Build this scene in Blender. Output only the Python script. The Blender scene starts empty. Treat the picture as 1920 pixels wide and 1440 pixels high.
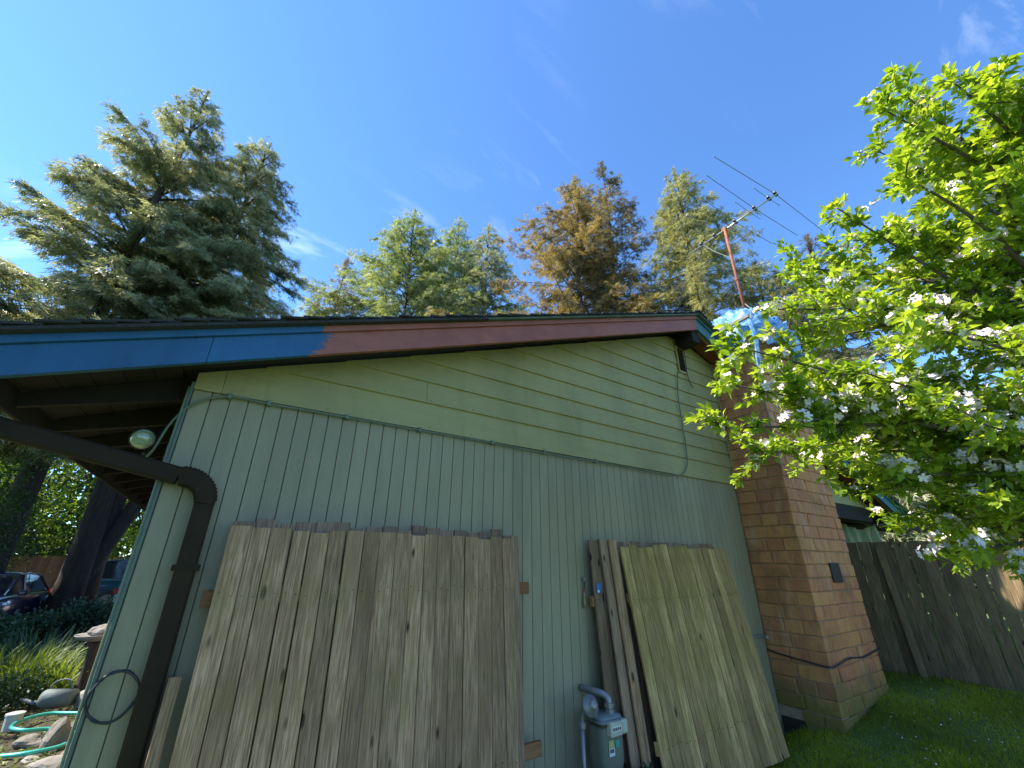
import bpy, bmesh, math, random
import numpy as np
from mathutils import Vector, Matrix, noise
PI = math.pi
S = bpy.context.scene
COL = S.collection
random.seed(11)
rng = np.random.default_rng(5)

# ------------------------------------------------------------------ camera
cd = bpy.data.cameras.new('camera'); cam = bpy.data.objects.new('camera', cd); COL.objects.link(cam)
_R = Vector((0.830234, -0.557367, 0.007315)); _U = Vector((-0.223051, -0.320165, 0.920729)); _F = Vector((0.510842, 0.766053, 0.390133))
cam.matrix_world = Matrix(((_R.x, _U.x, -_F.x, 0), (_R.y, _U.y, -_F.y, -3.2), (_R.z, _U.z, -_F.z, 1.62), (0, 0, 0, 1)))
cd.sensor_width = 36; cd.lens = 14.581; cd.clip_start = 0.05; cd.clip_end = 600
S.camera = cam
S.render.resolution_x = 1024; S.render.resolution_y = 768
S.render.engine = 'CYCLES'

# ------------------------------------------------------------------ light
SUN_EL = 50; SUN_AZ = -62          # azimuth from +Y towards +X
w = bpy.data.worlds.new('World'); S.world = w; w.use_nodes = True
nt = w.node_tree; nt.nodes.clear()
out = nt.nodes.new('ShaderNodeOutputWorld'); bg = nt.nodes.new('ShaderNodeBackground')
sky = nt.nodes.new('ShaderNodeTexSky'); sky.sky_type = 'NISHITA'; sky.sun_disc = False
sky.sun_elevation = math.radians(SUN_EL); sky.sun_rotation = math.radians(SUN_AZ)
sky.air_density = 1.0; sky.dust_density = 0.04; sky.ozone_density = 5.0; sky.altitude = 100
bg.inputs['Strength'].default_value = 0.135
# thin cirrus wisps, mapped on the sky direction
tc = nt.nodes.new('ShaderNodeTexCoord'); mp = nt.nodes.new('ShaderNodeMapping')
mp.inputs['Rotation'].default_value = (0.3, 0.5, 0.9); mp.inputs['Scale'].default_value = (1.2, 6.0, 2.2)
n1 = nt.nodes.new('ShaderNodeTexNoise'); n1.inputs['Scale'].default_value = 1.6; n1.inputs['Detail'].default_value = 7; n1.inputs['Roughness'].default_value = 0.62; n1.inputs['Distortion'].default_value = 0.6
n2 = nt.nodes.new('ShaderNodeTexNoise'); n2.inputs['Scale'].default_value = 1.3; n2.inputs['Detail'].default_value = 2
r1 = nt.nodes.new('ShaderNodeMapRange'); r1.inputs[1].default_value = 0.50; r1.inputs[2].default_value = 0.78
r2 = nt.nodes.new('ShaderNodeMapRange'); r2.inputs[1].default_value = 0.46; r2.inputs[2].default_value = 0.64
mu = nt.nodes.new('ShaderNodeMath'); mu.operation = 'MULTIPLY'
mu2 = nt.nodes.new('ShaderNodeMath'); mu2.operation = 'MULTIPLY'; mu2.inputs[1].default_value = 0.65
mx = nt.nodes.new('ShaderNodeMixRGB'); mx.inputs[2].default_value = (6.5, 7.2, 8.2, 1)
lk = nt.links.new
lk(tc.outputs['Generated'], mp.inputs[0]); lk(mp.outputs[0], n1.inputs['Vector']); lk(tc.outputs['Generated'], n2.inputs['Vector'])
lk(n1.outputs[0], r1.inputs[0]); lk(n2.outputs[0], r2.inputs[0]); lk(r1.outputs[0], mu.inputs[0]); lk(r2.outputs[0], mu.inputs[1])
lk(mu.outputs[0], mu2.inputs[0]); lk(mu2.outputs[0], mx.inputs[0]); ti = nt.nodes.new('ShaderNodeMixRGB'); ti.blend_type = 'MULTIPLY'; ti.inputs[0].default_value = 1; ti.inputs[2].default_value = (.70, 0.93, 1.12, 1); lk(sky.outputs[0], ti.inputs[1]); lk(ti.outputs[0], mx.inputs[1]); lk(mx.outputs[0], bg.inputs[0]); lk(bg.outputs[0], out.inputs[0])

sd = bpy.data.lights.new('sun', 'SUN'); sd.energy = 4.8; sd.angle = math.radians(0.53); sd.color = (1.0, 0.93, 0.80)
so = bpy.data.objects.new('sun', sd); COL.objects.link(so)
e, a = math.radians(SUN_EL), math.radians(SUN_AZ)
sdir = Vector((math.sin(a) * math.cos(e), math.cos(a) * math.cos(e), math.sin(e)))
so.rotation_euler = sdir.to_track_quat('Z', 'Y').to_euler(); so.location = (-6, 6, 14)
vs = S.view_settings; vs.view_transform = 'Standard'; vs.look = 'None'; vs.gamma = 1; vs.exposure = 1.27; vs.use_curve_mapping = False

# ------------------------------------------------------------------ material helpers
MATS = {}
def newmat(name):
    m = bpy.data.materials.new(name); m.use_nodes = True; m.node_tree.nodes.clear()
    return m, m.node_tree.nodes, m.node_tree.links.new
def simple(name, c1, c2=None, rough=0.7, scale=6.0, stretch=(1, 1, 1), bump=0.0, bscale=None, metal=0.0, rand=0.0, spec=0.5, detail=6, coat=0, grime=0):
    """noise-mixed two-colour surface with optional bump and per-object brightness"""
    m, N, L = newmat(name)
    o = N.new('ShaderNodeOutputMaterial'); b = N.new('ShaderNodeBsdfPrincipled')
    b.inputs['Roughness'].default_value = rough; b.inputs['Metallic'].default_value = metal; b.inputs['Specular IOR Level'].default_value = spec
    b.inputs['Coat Weight'].default_value = coat
    t = N.new('ShaderNodeTexCoord'); mp = N.new('ShaderNodeMapping'); mp.inputs['Scale'].default_value = stretch
    oi = N.new('ShaderNodeObjectInfo'); vm = N.new('ShaderNodeVectorMath'); vm.operation = 'ADD'
    sc = N.new('ShaderNodeMath'); sc.operation = 'MULTIPLY'; sc.inputs[1].default_value = 37.0
    L(oi.outputs['Random'], sc.inputs[0]); L(t.outputs['Object'], vm.inputs[0]); L(sc.outputs[0], vm.inputs[1]); L(vm.outputs[0], mp.inputs[0])
    n = N.new('ShaderNodeTexNoise'); n.inputs['Scale'].default_value = scale; n.inputs['Detail'].default_value = detail; n.inputs['Roughness'].default_value = 0.6
    L(mp.outputs[0], n.inputs['Vector'])
    mr = N.new('ShaderNodeMapRange'); mr.inputs[1].default_value = 0.3; mr.inputs[2].default_value = 0.7; L(n.outputs[0], mr.inputs[0])
    mx = N.new('ShaderNodeMixRGB'); mx.inputs[1].default_value = (*c1, 1); mx.inputs[2].default_value = (*(c2 or c1), 1); L(mr.outputs[0], mx.inputs[0])
    col = mx.outputs[0]
    if rand:
        hv = N.new('ShaderNodeHueSaturation'); rr = N.new('ShaderNodeMapRange'); rr.inputs[3].default_value = 1 - rand; rr.inputs[4].default_value = 1 + rand
        L(oi.outputs['Random'], rr.inputs[0]); L(rr.outputs[0], hv.inputs['Value']); L(col, hv.inputs['Color']); col = hv.outputs[0]
    if grime:
        g_ = N.new('ShaderNodeNewGeometry')
        for sc3, lo, hi, am in (((1.6, 1, .5), .45, .72, grime), ((9, 1, .8), .55, .8, grime*.8), ((40, 1, 30), .64, .74, grime)):
            mg = N.new('ShaderNodeMapping'); mg.inputs['Scale'].default_value = sc3; L(g_.outputs['Position'], mg.inputs[0])
            ng = N.new('ShaderNodeTexNoise'); ng.inputs['Scale'].default_value = 1; ng.inputs['Detail'].default_value = 6; L(mg.outputs[0], ng.inputs['Vector'])
            rg_ = N.new('ShaderNodeMapRange'); rg_.inputs[1].default_value = lo; rg_.inputs[2].default_value = hi; rg_.inputs[4].default_value = am; L(ng.outputs[0], rg_.inputs[0])
            xg = N.new('ShaderNodeMixRGB'); L(rg_.outputs[0], xg.inputs[0]); L(col, xg.inputs[1]); xg.inputs[2].default_value = (c1[0]*.35, c1[1]*.36, c1[2]*.33, 1); col = xg.outputs[0]
    L(col, b.inputs['Base Color'])
    if bump:
        n3 = N.new('ShaderNodeTexNoise'); n3.inputs['Scale'].default_value = bscale or scale * 4; n3.inputs['Detail'].default_value = 5; L(mp.outputs[0], n3.inputs['Vector'])
        bp = N.new('ShaderNodeBump'); bp.inputs['Strength'].default_value = bump; bp.inputs['Distance'].default_value = 0.01; L(n3.outputs[0], bp.inputs['Height']); L(bp.outputs[0], b.inputs['Normal'])
    L(b.outputs[0], o.inputs[0]); MATS[name] = m; return m

def wood(name, light, dark, knot, algae=None, amount=0.5, rand=0.18, axis=2):
    """weathered board: fine grain along the board, knots, blotches, per-board tone"""
    m, N, L = newmat(name)
    o = N.new('ShaderNodeOutputMaterial'); b = N.new('ShaderNodeBsdfPrincipled'); b.inputs['Roughness'].default_value = 0.9; b.inputs['Specular IOR Level'].default_value = 0.2
    t = N.new('ShaderNodeTexCoord'); oi = N.new('ShaderNodeObjectInfo')
    sc = N.new('ShaderNodeMath'); sc.operation = 'MULTIPLY'; sc.inputs[1].default_value = 53.0; L(oi.outputs['Random'], sc.inputs[0])
    vm = N.new('ShaderNodeVectorMath'); vm.operation = 'ADD'; L(t.outputs['Object'], vm.inputs[0]); L(sc.outputs[0], vm.inputs[1])
    def mapped(s):
        q = N.new('ShaderNodeMapping'); s = list(s)
        if axis == 0: s = [s[2], s[1], s[0]]
        q.inputs['Scale'].default_value = s; L(vm.outputs[0], q.inputs[0]); return q.outputs[0]
    def nz(v, scale, det, rough=0.6, dist=0.0):
        n = N.new('ShaderNodeTexNoise'); n.inputs['Scale'].default_value = scale; n.inputs['Detail'].default_value = det; n.inputs['Roughness'].default_value = rough
        n.inputs['Distortion'].default_value = dist; L(v, n.inputs['Vector']); return n.outputs[0]
    def rng_(v, a, b_, c=0.0, d=1.0):
        r = N.new('ShaderNodeMapRange'); r.inputs[1].default_value = a; r.inputs[2].default_value = b_; r.inputs[3].default_value = c; r.inputs[4].default_value = d; L(v, r.inputs[0]); return r.outputs[0]
    def mix(f, a_, b_, mode='MIX'):
        x = N.new('ShaderNodeMixRGB'); x.blend_type = mode
        for sk, v in ((0, f), (1, a_), (2, b_)):
            if isinstance(v, (int, float)): x.inputs[sk].default_value = v
            elif isinstance(v, tuple): x.inputs[sk].default_value = (*v, 1)
            else: L(v, x.inputs[sk])
        return x.outputs[0]
    grain = nz(mapped((55, 55, 2.2)), 2.2, 8, 0.65, 0.4)
    blotch = nz(mapped((5, 5, 1.6)), 1.0, 5)
    col = mix(rng_(grain, .38, .60), dark, light)
    col = mix(rng_(blotch, .40, .62), col, mix(0.7, col, dark))
    pale = nz(mapped((14, 14, 1.1)), 1.7, 7, 0.7)
    col = mix(rng_(pale, .58, .74, 0, .38), col, tuple(min(1, c*1.35+.03) for c in light))
    # knots
    vo = N.new('ShaderNodeTexVoronoi'); vo.inputs['Scale'].default_value = 1.0; L(mapped((10, 0.01, 3.4)), vo.inputs['Vector'])
    kn = rng_(vo.outputs['Distance'], 0.09, 0.17, 1.0, 0.0)
    vo2 = N.new('ShaderNodeTexVoronoi'); vo2.inputs['Scale'].default_value = 1.0; L(mapped((10, 0.01, 3.4)), vo2.inputs['Vector'])
    sel = N.new('ShaderNodeSeparateColor'); L(vo2.outputs['Color'], sel.inputs[0])
    km = N.new('ShaderNodeMath'); km.operation = 'MULTIPLY'; L(kn, km.inputs[0]); L(rng_(sel.outputs[0], 0.50, 0.54), km.inputs[1])
    col = mix(km.outputs[0], col, knot)
    if algae:
        al = nz(t.outputs['Object'], 2.4, 6, 0.65)
        al2 = nz(mapped((30, 30, 1.5)), 1.3, 5)
        f = N.new('ShaderNodeMath'); f.operation = 'MULTIPLY_ADD'; L(al, f.inputs[0]); f.inputs[1].default_value = 1.0; 
        g = N.new('ShaderNodeMath'); g.operation = 'MULTIPLY'; L(al2, g.inputs[0]); g.inputs[1].default_value = 0.8; L(g.outputs[0], f.inputs[2])
        col = mix(rng_(f.outputs[0], 1.05 - 0.4 * amount, 1.35 - 0.4 * amount, 0, 0.85), col, algae)
    hv = N.new('ShaderNodeHueSaturation'); L(rng_(oi.outputs['Random'], 0, 1, 1 - rand, 1 + rand), hv.inputs['Value']); L(col, hv.inputs['Color'])
    L(hv.outputs[0], b.inputs['Base Color'])
    bp = N.new('ShaderNodeBump'); bp.inputs['Strength'].default_value = 0.6; bp.inputs['Distance'].default_value = 0.004; L(grain, bp.inputs['Height']); L(bp.outputs[0], b.inputs['Normal'])
    L(b.outputs[0], o.inputs[0]); MATS[name] = m; return m

def leafmat(name, c1, c2, trans=0.45, tcol=None, scale=2.0, rough=0.5, ns=None):
    m, N, L = newmat(name)
    o = N.new('ShaderNodeOutputMaterial'); b = N.new('ShaderNodeBsdfPrincipled'); b.inputs['Roughness'].default_value = rough; b.inputs['Specular IOR Level'].default_value = 0.35
    t = N.new('ShaderNodeNewGeometry'); n = N.new('ShaderNodeTexNoise'); n.inputs['Scale'].default_value = scale; n.inputs['Detail'].default_value = 3
    L(t.outputs['Position'], n.inputs['Vector'])
    mr = N.new('ShaderNodeMapRange'); mr.inputs[1].default_value = 0.35; mr.inputs[2].default_value = 0.65; L(n.outputs[0], mr.inputs[0])
    # every leaf has a tone of its own
    ri = N.new('ShaderNodeMapRange'); ri.inputs[3].default_value = -0.45; ri.inputs[4].default_value = 0.45; L(t.outputs['Random Per Island'], ri.inputs[0])
    ad = N.new('ShaderNodeMath'); ad.use_clamp = True; L(mr.outputs[0], ad.inputs[0]); L(ri.outputs[0], ad.inputs[1])
    mx = N.new('ShaderNodeMixRGB'); mx.inputs[1].default_value = (*c1, 1); mx.inputs[2].default_value = (*c2, 1); L(ad.outputs[0], mx.inputs[0])
    L(mx.outputs[0], b.inputs['Base Color'])
    tr = N.new('ShaderNodeBsdfTranslucent'); 
    tm = N.new('ShaderNodeMixRGB'); tm.blend_type = 'MULTIPLY'; tm.inputs[0].default_value = 1; L(mx.outputs[0], tm.inputs[1]); tm.inputs[2].default_value = (*(tcol or (1.6, 1.5, 0.5)), 1)
    L(tm.outputs[0], tr.inputs[0])
    ms = N.new('ShaderNodeMixShader'); ms.inputs[0].default_value = trans; L(b.outputs[0], ms.inputs[1]); L(tr.outputs[0], ms.inputs[2]); L(ms.outputs[0], o.inputs[0])
    MATS[name] = m; return m

# ------------------------------------------------------------------ mesh helpers
class MB:
    def __init__(s): s.v = []; s.f = []
    def box(s, x0, x1, y0, y1, z0, z1, bev=0.0, M=None):
        c = bev
        if c <= 0:
            vs_ = [(x0,y0,z0),(x1,y0,z0),(x1,y1,z0),(x0,y1,z0),(x0,y0,z1),(x1,y0,z1),(x1,y1,z1),(x0,y1,z1)]
            fs = [(0,3,2,1),(4,5,6,7),(0,1,5,4),(1,2,6,5),(2,3,7,6),(3,0,4,7)]
        else:  # 24 verts chamfered box
            vs_ = []; idx = {}
            for i, X in enumerate((x0, x1)):
                for j, Y in enumerate((y0, y1)):
                    for k, Z in enumerate((z0, z1)):
                        sx, sy, sz = (1, -1)[i], (1, -1)[j], (1, -1)[k]
                        idx[i,j,k,0] = len(vs_); vs_.append((X, Y+sy*c, Z+sz*c))
                        idx[i,j,k,1] = len(vs_); vs_.append((X+sx*c, Y, Z+sz*c))
                        idx[i,j,k,2] = len(vs_); vs_.append((X+sx*c, Y+sy*c, Z))
            fs = []
            g = lambda i,j,k,d: idx[i,j,k,d]
            fs += [(g(0,0,0,0),g(0,0,1,0),g(0,1,1,0),g(0,1,0,0)), (g(1,0,0,0),g(1,1,0,0),g(1,1,1,0),g(1,0,1,0))]
            fs += [(g(0,0,0,1),g(1,0,0,1),g(1,0,1,1),g(0,0,1,1)), (g(0,1,0,1),g(0,1,1,1),g(1,1,1,1),g(1,1,0,1))]
            fs += [(g(0,0,0,2),g(0,1,0,2),g(1,1,0,2),g(1,0,0,2)), (g(0,0,1,2),g(1,0,1,2),g(1,1,1,2),g(0,1,1,2))]
            for i in (0,1):
                for j in (0,1): fs.append((g(i,j,0,0),g(i,j,1,0),g(i,j,1,1),g(i,j,0,1)))
                for k in (0,1): fs.append((g(i,0,k,0),g(i,1,k,0),g(i,1,k,2),g(i,0,k,2)))
            for j in (0,1):
                for k in (0,1): fs.append((g(0,j,k,1),g(1,j,k,1),g(1,j,k,2),g(0,j,k,2)))
            for i in (0,1):
                for j in (0,1):
                    for k in (0,1): fs.append((g(i,j,k,0),g(i,j,k,1),g(i,j,k,2)))
        if M is not None: vs_ = [tuple(M @ Vector(p)) for p in vs_]
        n = len(s.v); s.v += vs_; s.f += [tuple(n+q for q in f) for f in fs]; return s
    def prism(s, poly, y0, y1):     # poly in xz, extruded along y
        n = len(s.v); k = len(poly)
        s.v += [(p[0], y0, p[1]) for p in poly] + [(p[0], y1, p[1]) for p in poly]
        s.f += [tuple(n+i for i in range(k)), tuple(n+k+i for i in reversed(range(k)))]
        s.f += [(n+i, n+k+i, n+k+(i+1) % k, n+(i+1) % k) for i in range(k)]; return s
    def tube(s, pts, r, seg=8, cap=True, sq=None):
        pts = [Vector(p) for p in pts]; k = len(pts)
        rs = r if isinstance(r, (list, tuple)) else [r] * k
        n = len(s.v); up = None
        for i, p in enumerate(pts):
            d = (pts[min(i+1, k-1)] - pts[max(i-1, 0)]).normalized()
            if up is None:
                up = Vector((0, 0, 1)) if abs(d.z) < 0.9 else Vector((0, 1, 0))
            x = d.cross(up).normalized(); up = x.cross(d).normalized()
            for j in range(seg):
                a = 2*PI*(j + (0.5 if sq else 0))/seg
                s.v.append(tuple(p + (x*math.cos(a) + up*math.sin(a)) * rs[i]))
        for i in range(k-1):
            for j in range(seg):
                a_, b_ = n+i*seg+j, n+i*seg+(j+1) % seg
                s.f.append((a_, b_, b_+seg, a_+seg))
        if cap: s.f.append(tuple(n+j for j in reversed(range(seg)))); s.f.append(tuple(n+(k-1)*seg+j for j in range(seg)))
        return s
    def lathe(s, prof, c=(0,0,0), seg=20, M=None):
        n = len(s.v); k = len(prof)
        for (r, z) in prof:
            for j in range(seg):
                a = 2*PI*j/seg; p = Vector((r*math.cos(a), r*math.sin(a), z))
                if M is not None: p = M @ p
                s.v.append((c[0]+p.x, c[1]+p.y, c[2]+p.z))
        for i in range(k-1):
            for j in range(seg):
                a_, b_ = n+i*seg+j, n+i*seg+(j+1) % seg; s.f.append((a_, b_, b_+seg, a_+seg))
        s.f.append(tuple(n+j for j in reversed(range(seg)))); s.f.append(tuple(n+(k-1)*seg+j for j in range(seg)))
        return s
    def build(s, name, mat, parent=None, smooth=False, loc=None, rot=None):
        me = bpy.data.meshes.new(name); me.from_pydata([tuple(p) for p in s.v], [], s.f)
        bm = bmesh.new(); bm.from_mesh(me); bmesh.ops.recalc_face_normals(bm, faces=bm.faces); bm.to_mesh(me); bm.free()
        me.materials.append(MATS[mat] if isinstance(mat, str) else mat)
        if smooth:
            me.polygons.foreach_set('use_smooth', [True]*len(me.polygons))
        o = bpy.data.objects.new(name, me); COL.objects.link(o)
        if parent is not None: o.parent = parent
        if loc is not None: o.location = loc
        if rot is not None: o.rotation_euler = rot
        return o
def npmesh(name, V, F, mat, parent=None, smooth=False):
    """fast mesh from numpy arrays; F is (n,3) or (n,4)"""
    me = bpy.data.meshes.new(name); k = F.shape[1]
    me.vertices.add(len(V)); me.vertices.foreach_set('co', np.asarray(V, np.float32).ravel())
    me.loops.add(F.size); me.loops.foreach_set('vertex_index', F.astype(np.int32).ravel())
    me.polygons.add(len(F)); me.polygons.foreach_set('loop_start', np.arange(0, F.size, k, dtype=np.int32))
    me.update(calc_edges=True); me.validate()
    me.materials.append(MATS[mat])
    if smooth: me.polygons.foreach_set('use_smooth', [True]*len(F))
    o = bpy.data.objects.new(name, me); COL.objects.link(o)
    if parent is not None: o.parent = parent
    return o
def tag(o, label=None, cat=None, group=None, kind=None):
    if label: o['label'] = label
    if cat: o['category'] = cat
    if group: o['group'] = group
    if kind: o['kind'] = kind
    return o
def thing(name, label, cat, loc=(0,0,0), rz=0.0, group=None, rot=None):
    o = bpy.data.objects.new(name, None); COL.objects.link(o); o.location = loc
    o.rotation_euler = rot if rot else (0, 0, rz); o.empty_display_size = 0.2
    tag(o, label, cat, group); return o
def spline(pts, n=6):
    P = [Vector(p) for p in pts]; P = [2*P[0]-P[1]] + P + [2*P[-1]-P[-2]]; o = []
    for i in range(1, len(P)-2):
        for j in range(n):
            t = j/n; a, b, c, d = P[i-1:i+3]
            o.append(0.5*((2*b)+(c-a)*t+(2*a-5*b+4*c-d)*t*t+(3*b-a-3*c+d)*t**3))
    o.append(P[-2]); return o

# ------------------------------------------------------------------ materials
simple('siding_paint', (.32, .275, .170), (.355, .305, .188), rough=.65, scale=3.0, stretch=(6, 1, 1), bump=.4, bscale=14, rand=.035, grime=.35)
simple('lap_paint', (.37, .315, .125), (.41, .35, .145), rough=.65, scale=2.5, stretch=(1, 1, 4), bump=.4, bscale=14, rand=.05, grime=.32)
simple('trim_paint', (.13, .18, .14), (.10, .14, .11), rough=.6, scale=8, bump=.2)
simple('blue_paint', (.014, .105, .25), (.022, .135, .30), rough=.6, scale=4, bump=.35, grime=.35)
simple('red_paint', (.42, .13, .09), (.33, .10, .075), rough=.65, scale=5, bump=.4, stretch=(1, 1, 3), grime=.35)
simple('teal_paint', (.05, .17, .19), (.04, .13, .15), rough=.5, scale=5, bump=.15)
simple('green_trim_paint', (.10, .15, .09), (.06, .09, .06), rough=.6, scale=6)
simple('raw_orange_wood', (.38, .18, .07), (.25, .11, .05), rough=.8, scale=12, stretch=(1, 1, 1), bump=.3)
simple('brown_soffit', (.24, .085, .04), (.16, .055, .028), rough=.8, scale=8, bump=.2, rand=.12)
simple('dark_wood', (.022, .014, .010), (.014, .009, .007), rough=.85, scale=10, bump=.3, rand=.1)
simple('shingle', (.030, .030, .032), (.055, .052, .05), rough=.95, scale=60, bump=.6, bscale=200, rand=.2)
simple('downspout_brown', (.040, .024, .012), (.024, .015, .008), rough=.8, scale=4, spec=.25)
simple('cable_grey', (.20, .22, .20), (.13, .15, .14), rough=.6)
simple('cable_dark', (.03, .03, .035), rough=.5)
simple('cable_painted', (.17, .21, .15), (.12, .15, .10), rough=.6)
simple('black_metal', (.025, .022, .02), (.05, .035, .025), rough=.6, scale=14)
simple('rust', (.30, .10, .045), (.20, .06, .03), rough=.75, scale=14, bump=.3)
simple('aluminium', (.45, .45, .43), (.36, .36, .35), rough=.4, metal=.8)
simple('dark_plastic', (.02, .02, .022), rough=.5)
simple('galvanised', (.26, .25, .26), (.34, .33, .33), rough=.45, scale=12, metal=.5, bump=.2)
simple('meter_grey', (.18, .19, .15), (.13, .14, .11), rough=.55, scale=6, bump=.15)
simple('meter_cap', (.23, .26, .25), (.17, .20, .20), rough=.5, scale=9)
simple('cream_plastic', (.52, .52, .40), (.42, .42, .33), rough=.4)
simple('label_white', (.7, .7, .66), rough=.5); simple('label_yellow', (.45, .45, .2), rough=.5); simple('label_teal', (.05, .35, .28), rough=.5); simple('ink', (.02, .02, .03), rough=.6)
simple('blue_tag', (.03, .13, .42), rough=.4)
simple('red_plastic', (.45, .04, .03), rough=.4)
simple('varnished_wood', (.42, .26, .13), (.34, .19, .09), rough=.45, scale=20)
simple('mortar', (.46, .34, .22), (.32, .23, .15), rough=.95, scale=20, bump=.4)
simple('soil', (.035, .026, .017), (.065, .048, .03), rough=.95, scale=5, bump=.8, bscale=30)
simple('gravel', (.17, .15, .13), (.10, .09, .08), rough=.95, scale=18, bump=.6)
simple('bark', (.028, .020, .015), (.065, .048, .036), rough=.95, scale=4, stretch=(5, 5, .7), bump=1.0, bscale=9)
simple('apple_bark', (.075, .062, .05), (.15, .125, .10), rough=.9, scale=20, bump=.7)
simple('tyre', (.015, .015, .015), rough=.85); simple('rim', (.4, .4, .42), rough=.3, metal=.9)
simple('car_navy', (.010, .018, .06), (.012, .02, .065), rough=.22, coat=1)
simple('car_teal', (.012, .06, .085), (.014, .065, .09), rough=.22, coat=1)
simple('car_white', (.68, .68, .68), rough=.25, coat=1)
simple('car_glass', (.02, .03, .035), rough=.06, spec=1.0); simple('headlight', (.55, .6, .66), rough=.1, coat=1)
simple('tail_red', (.55, .012, .01), rough=.2, coat=1); simple('tail_orange', (.6, .14, .02), rough=.2, coat=1)
simple('stone_white', (.27, .25, .225), (.17, .155, .14), rough=.9, scale=8, bump=.5)
simple('stone_grey', (.13, .115, .10), (.22, .20, .17), rough=.9, scale=6, bump=.6, rand=.25)
simple('concrete', (.33, .31, .28), (.24, .23, .20), rough=.9, scale=10, bump=.4)
simple('hose_teal', (.05, .42, .36), (.06, .48, .40), rough=.35)
simple('bucket_white', (.45, .45, .43), rough=.4); simple('can_grey', (.15, .18, .18), (.10, .13, .13), rough=.7, metal=.1, bump=.3)
simple('petal', (.80, .76, .76), (.82, .68, .70), rough=.6, scale=3)
simple('flower_centre', (.6, .5, .1), rough=.7)
simple('cloth_green', (.30, .36, .16), (.42, .44, .26), rough=.85, scale=3); simple('cloth_stripe', (.55, .42, .30), rough=.85)
wood('board_grey', (.64, .385, .225), (.25, .14, .078), (.045, .025, .015), algae=(.27, .19, .07), amount=.45, rand=.26)
wood('board_algae', (.68, .45, .20), (.26, .155, .062), (.06, .035, .02), algae=(.27, .20, .045), amount=.55, rand=.28)
wood('board_brown', (.42, .27, .17), (.20, .125, .078), (.03, .02, .015), rand=.2)
wood('rail_cedar', (.40, .20, .09), (.25, .115, .05), (.05, .02, .01), rand=.15, axis=0)
wood('fence_dark', (.30, .21, .115), (.12, .084, .048), (.03, .02, .012), algae=(.22, .185, .06), amount=.3, rand=.3)
wood('fence_far', (.30, .17, .08), (.17, .09, .045), (.05, .03, .02), rand=.2)

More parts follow.
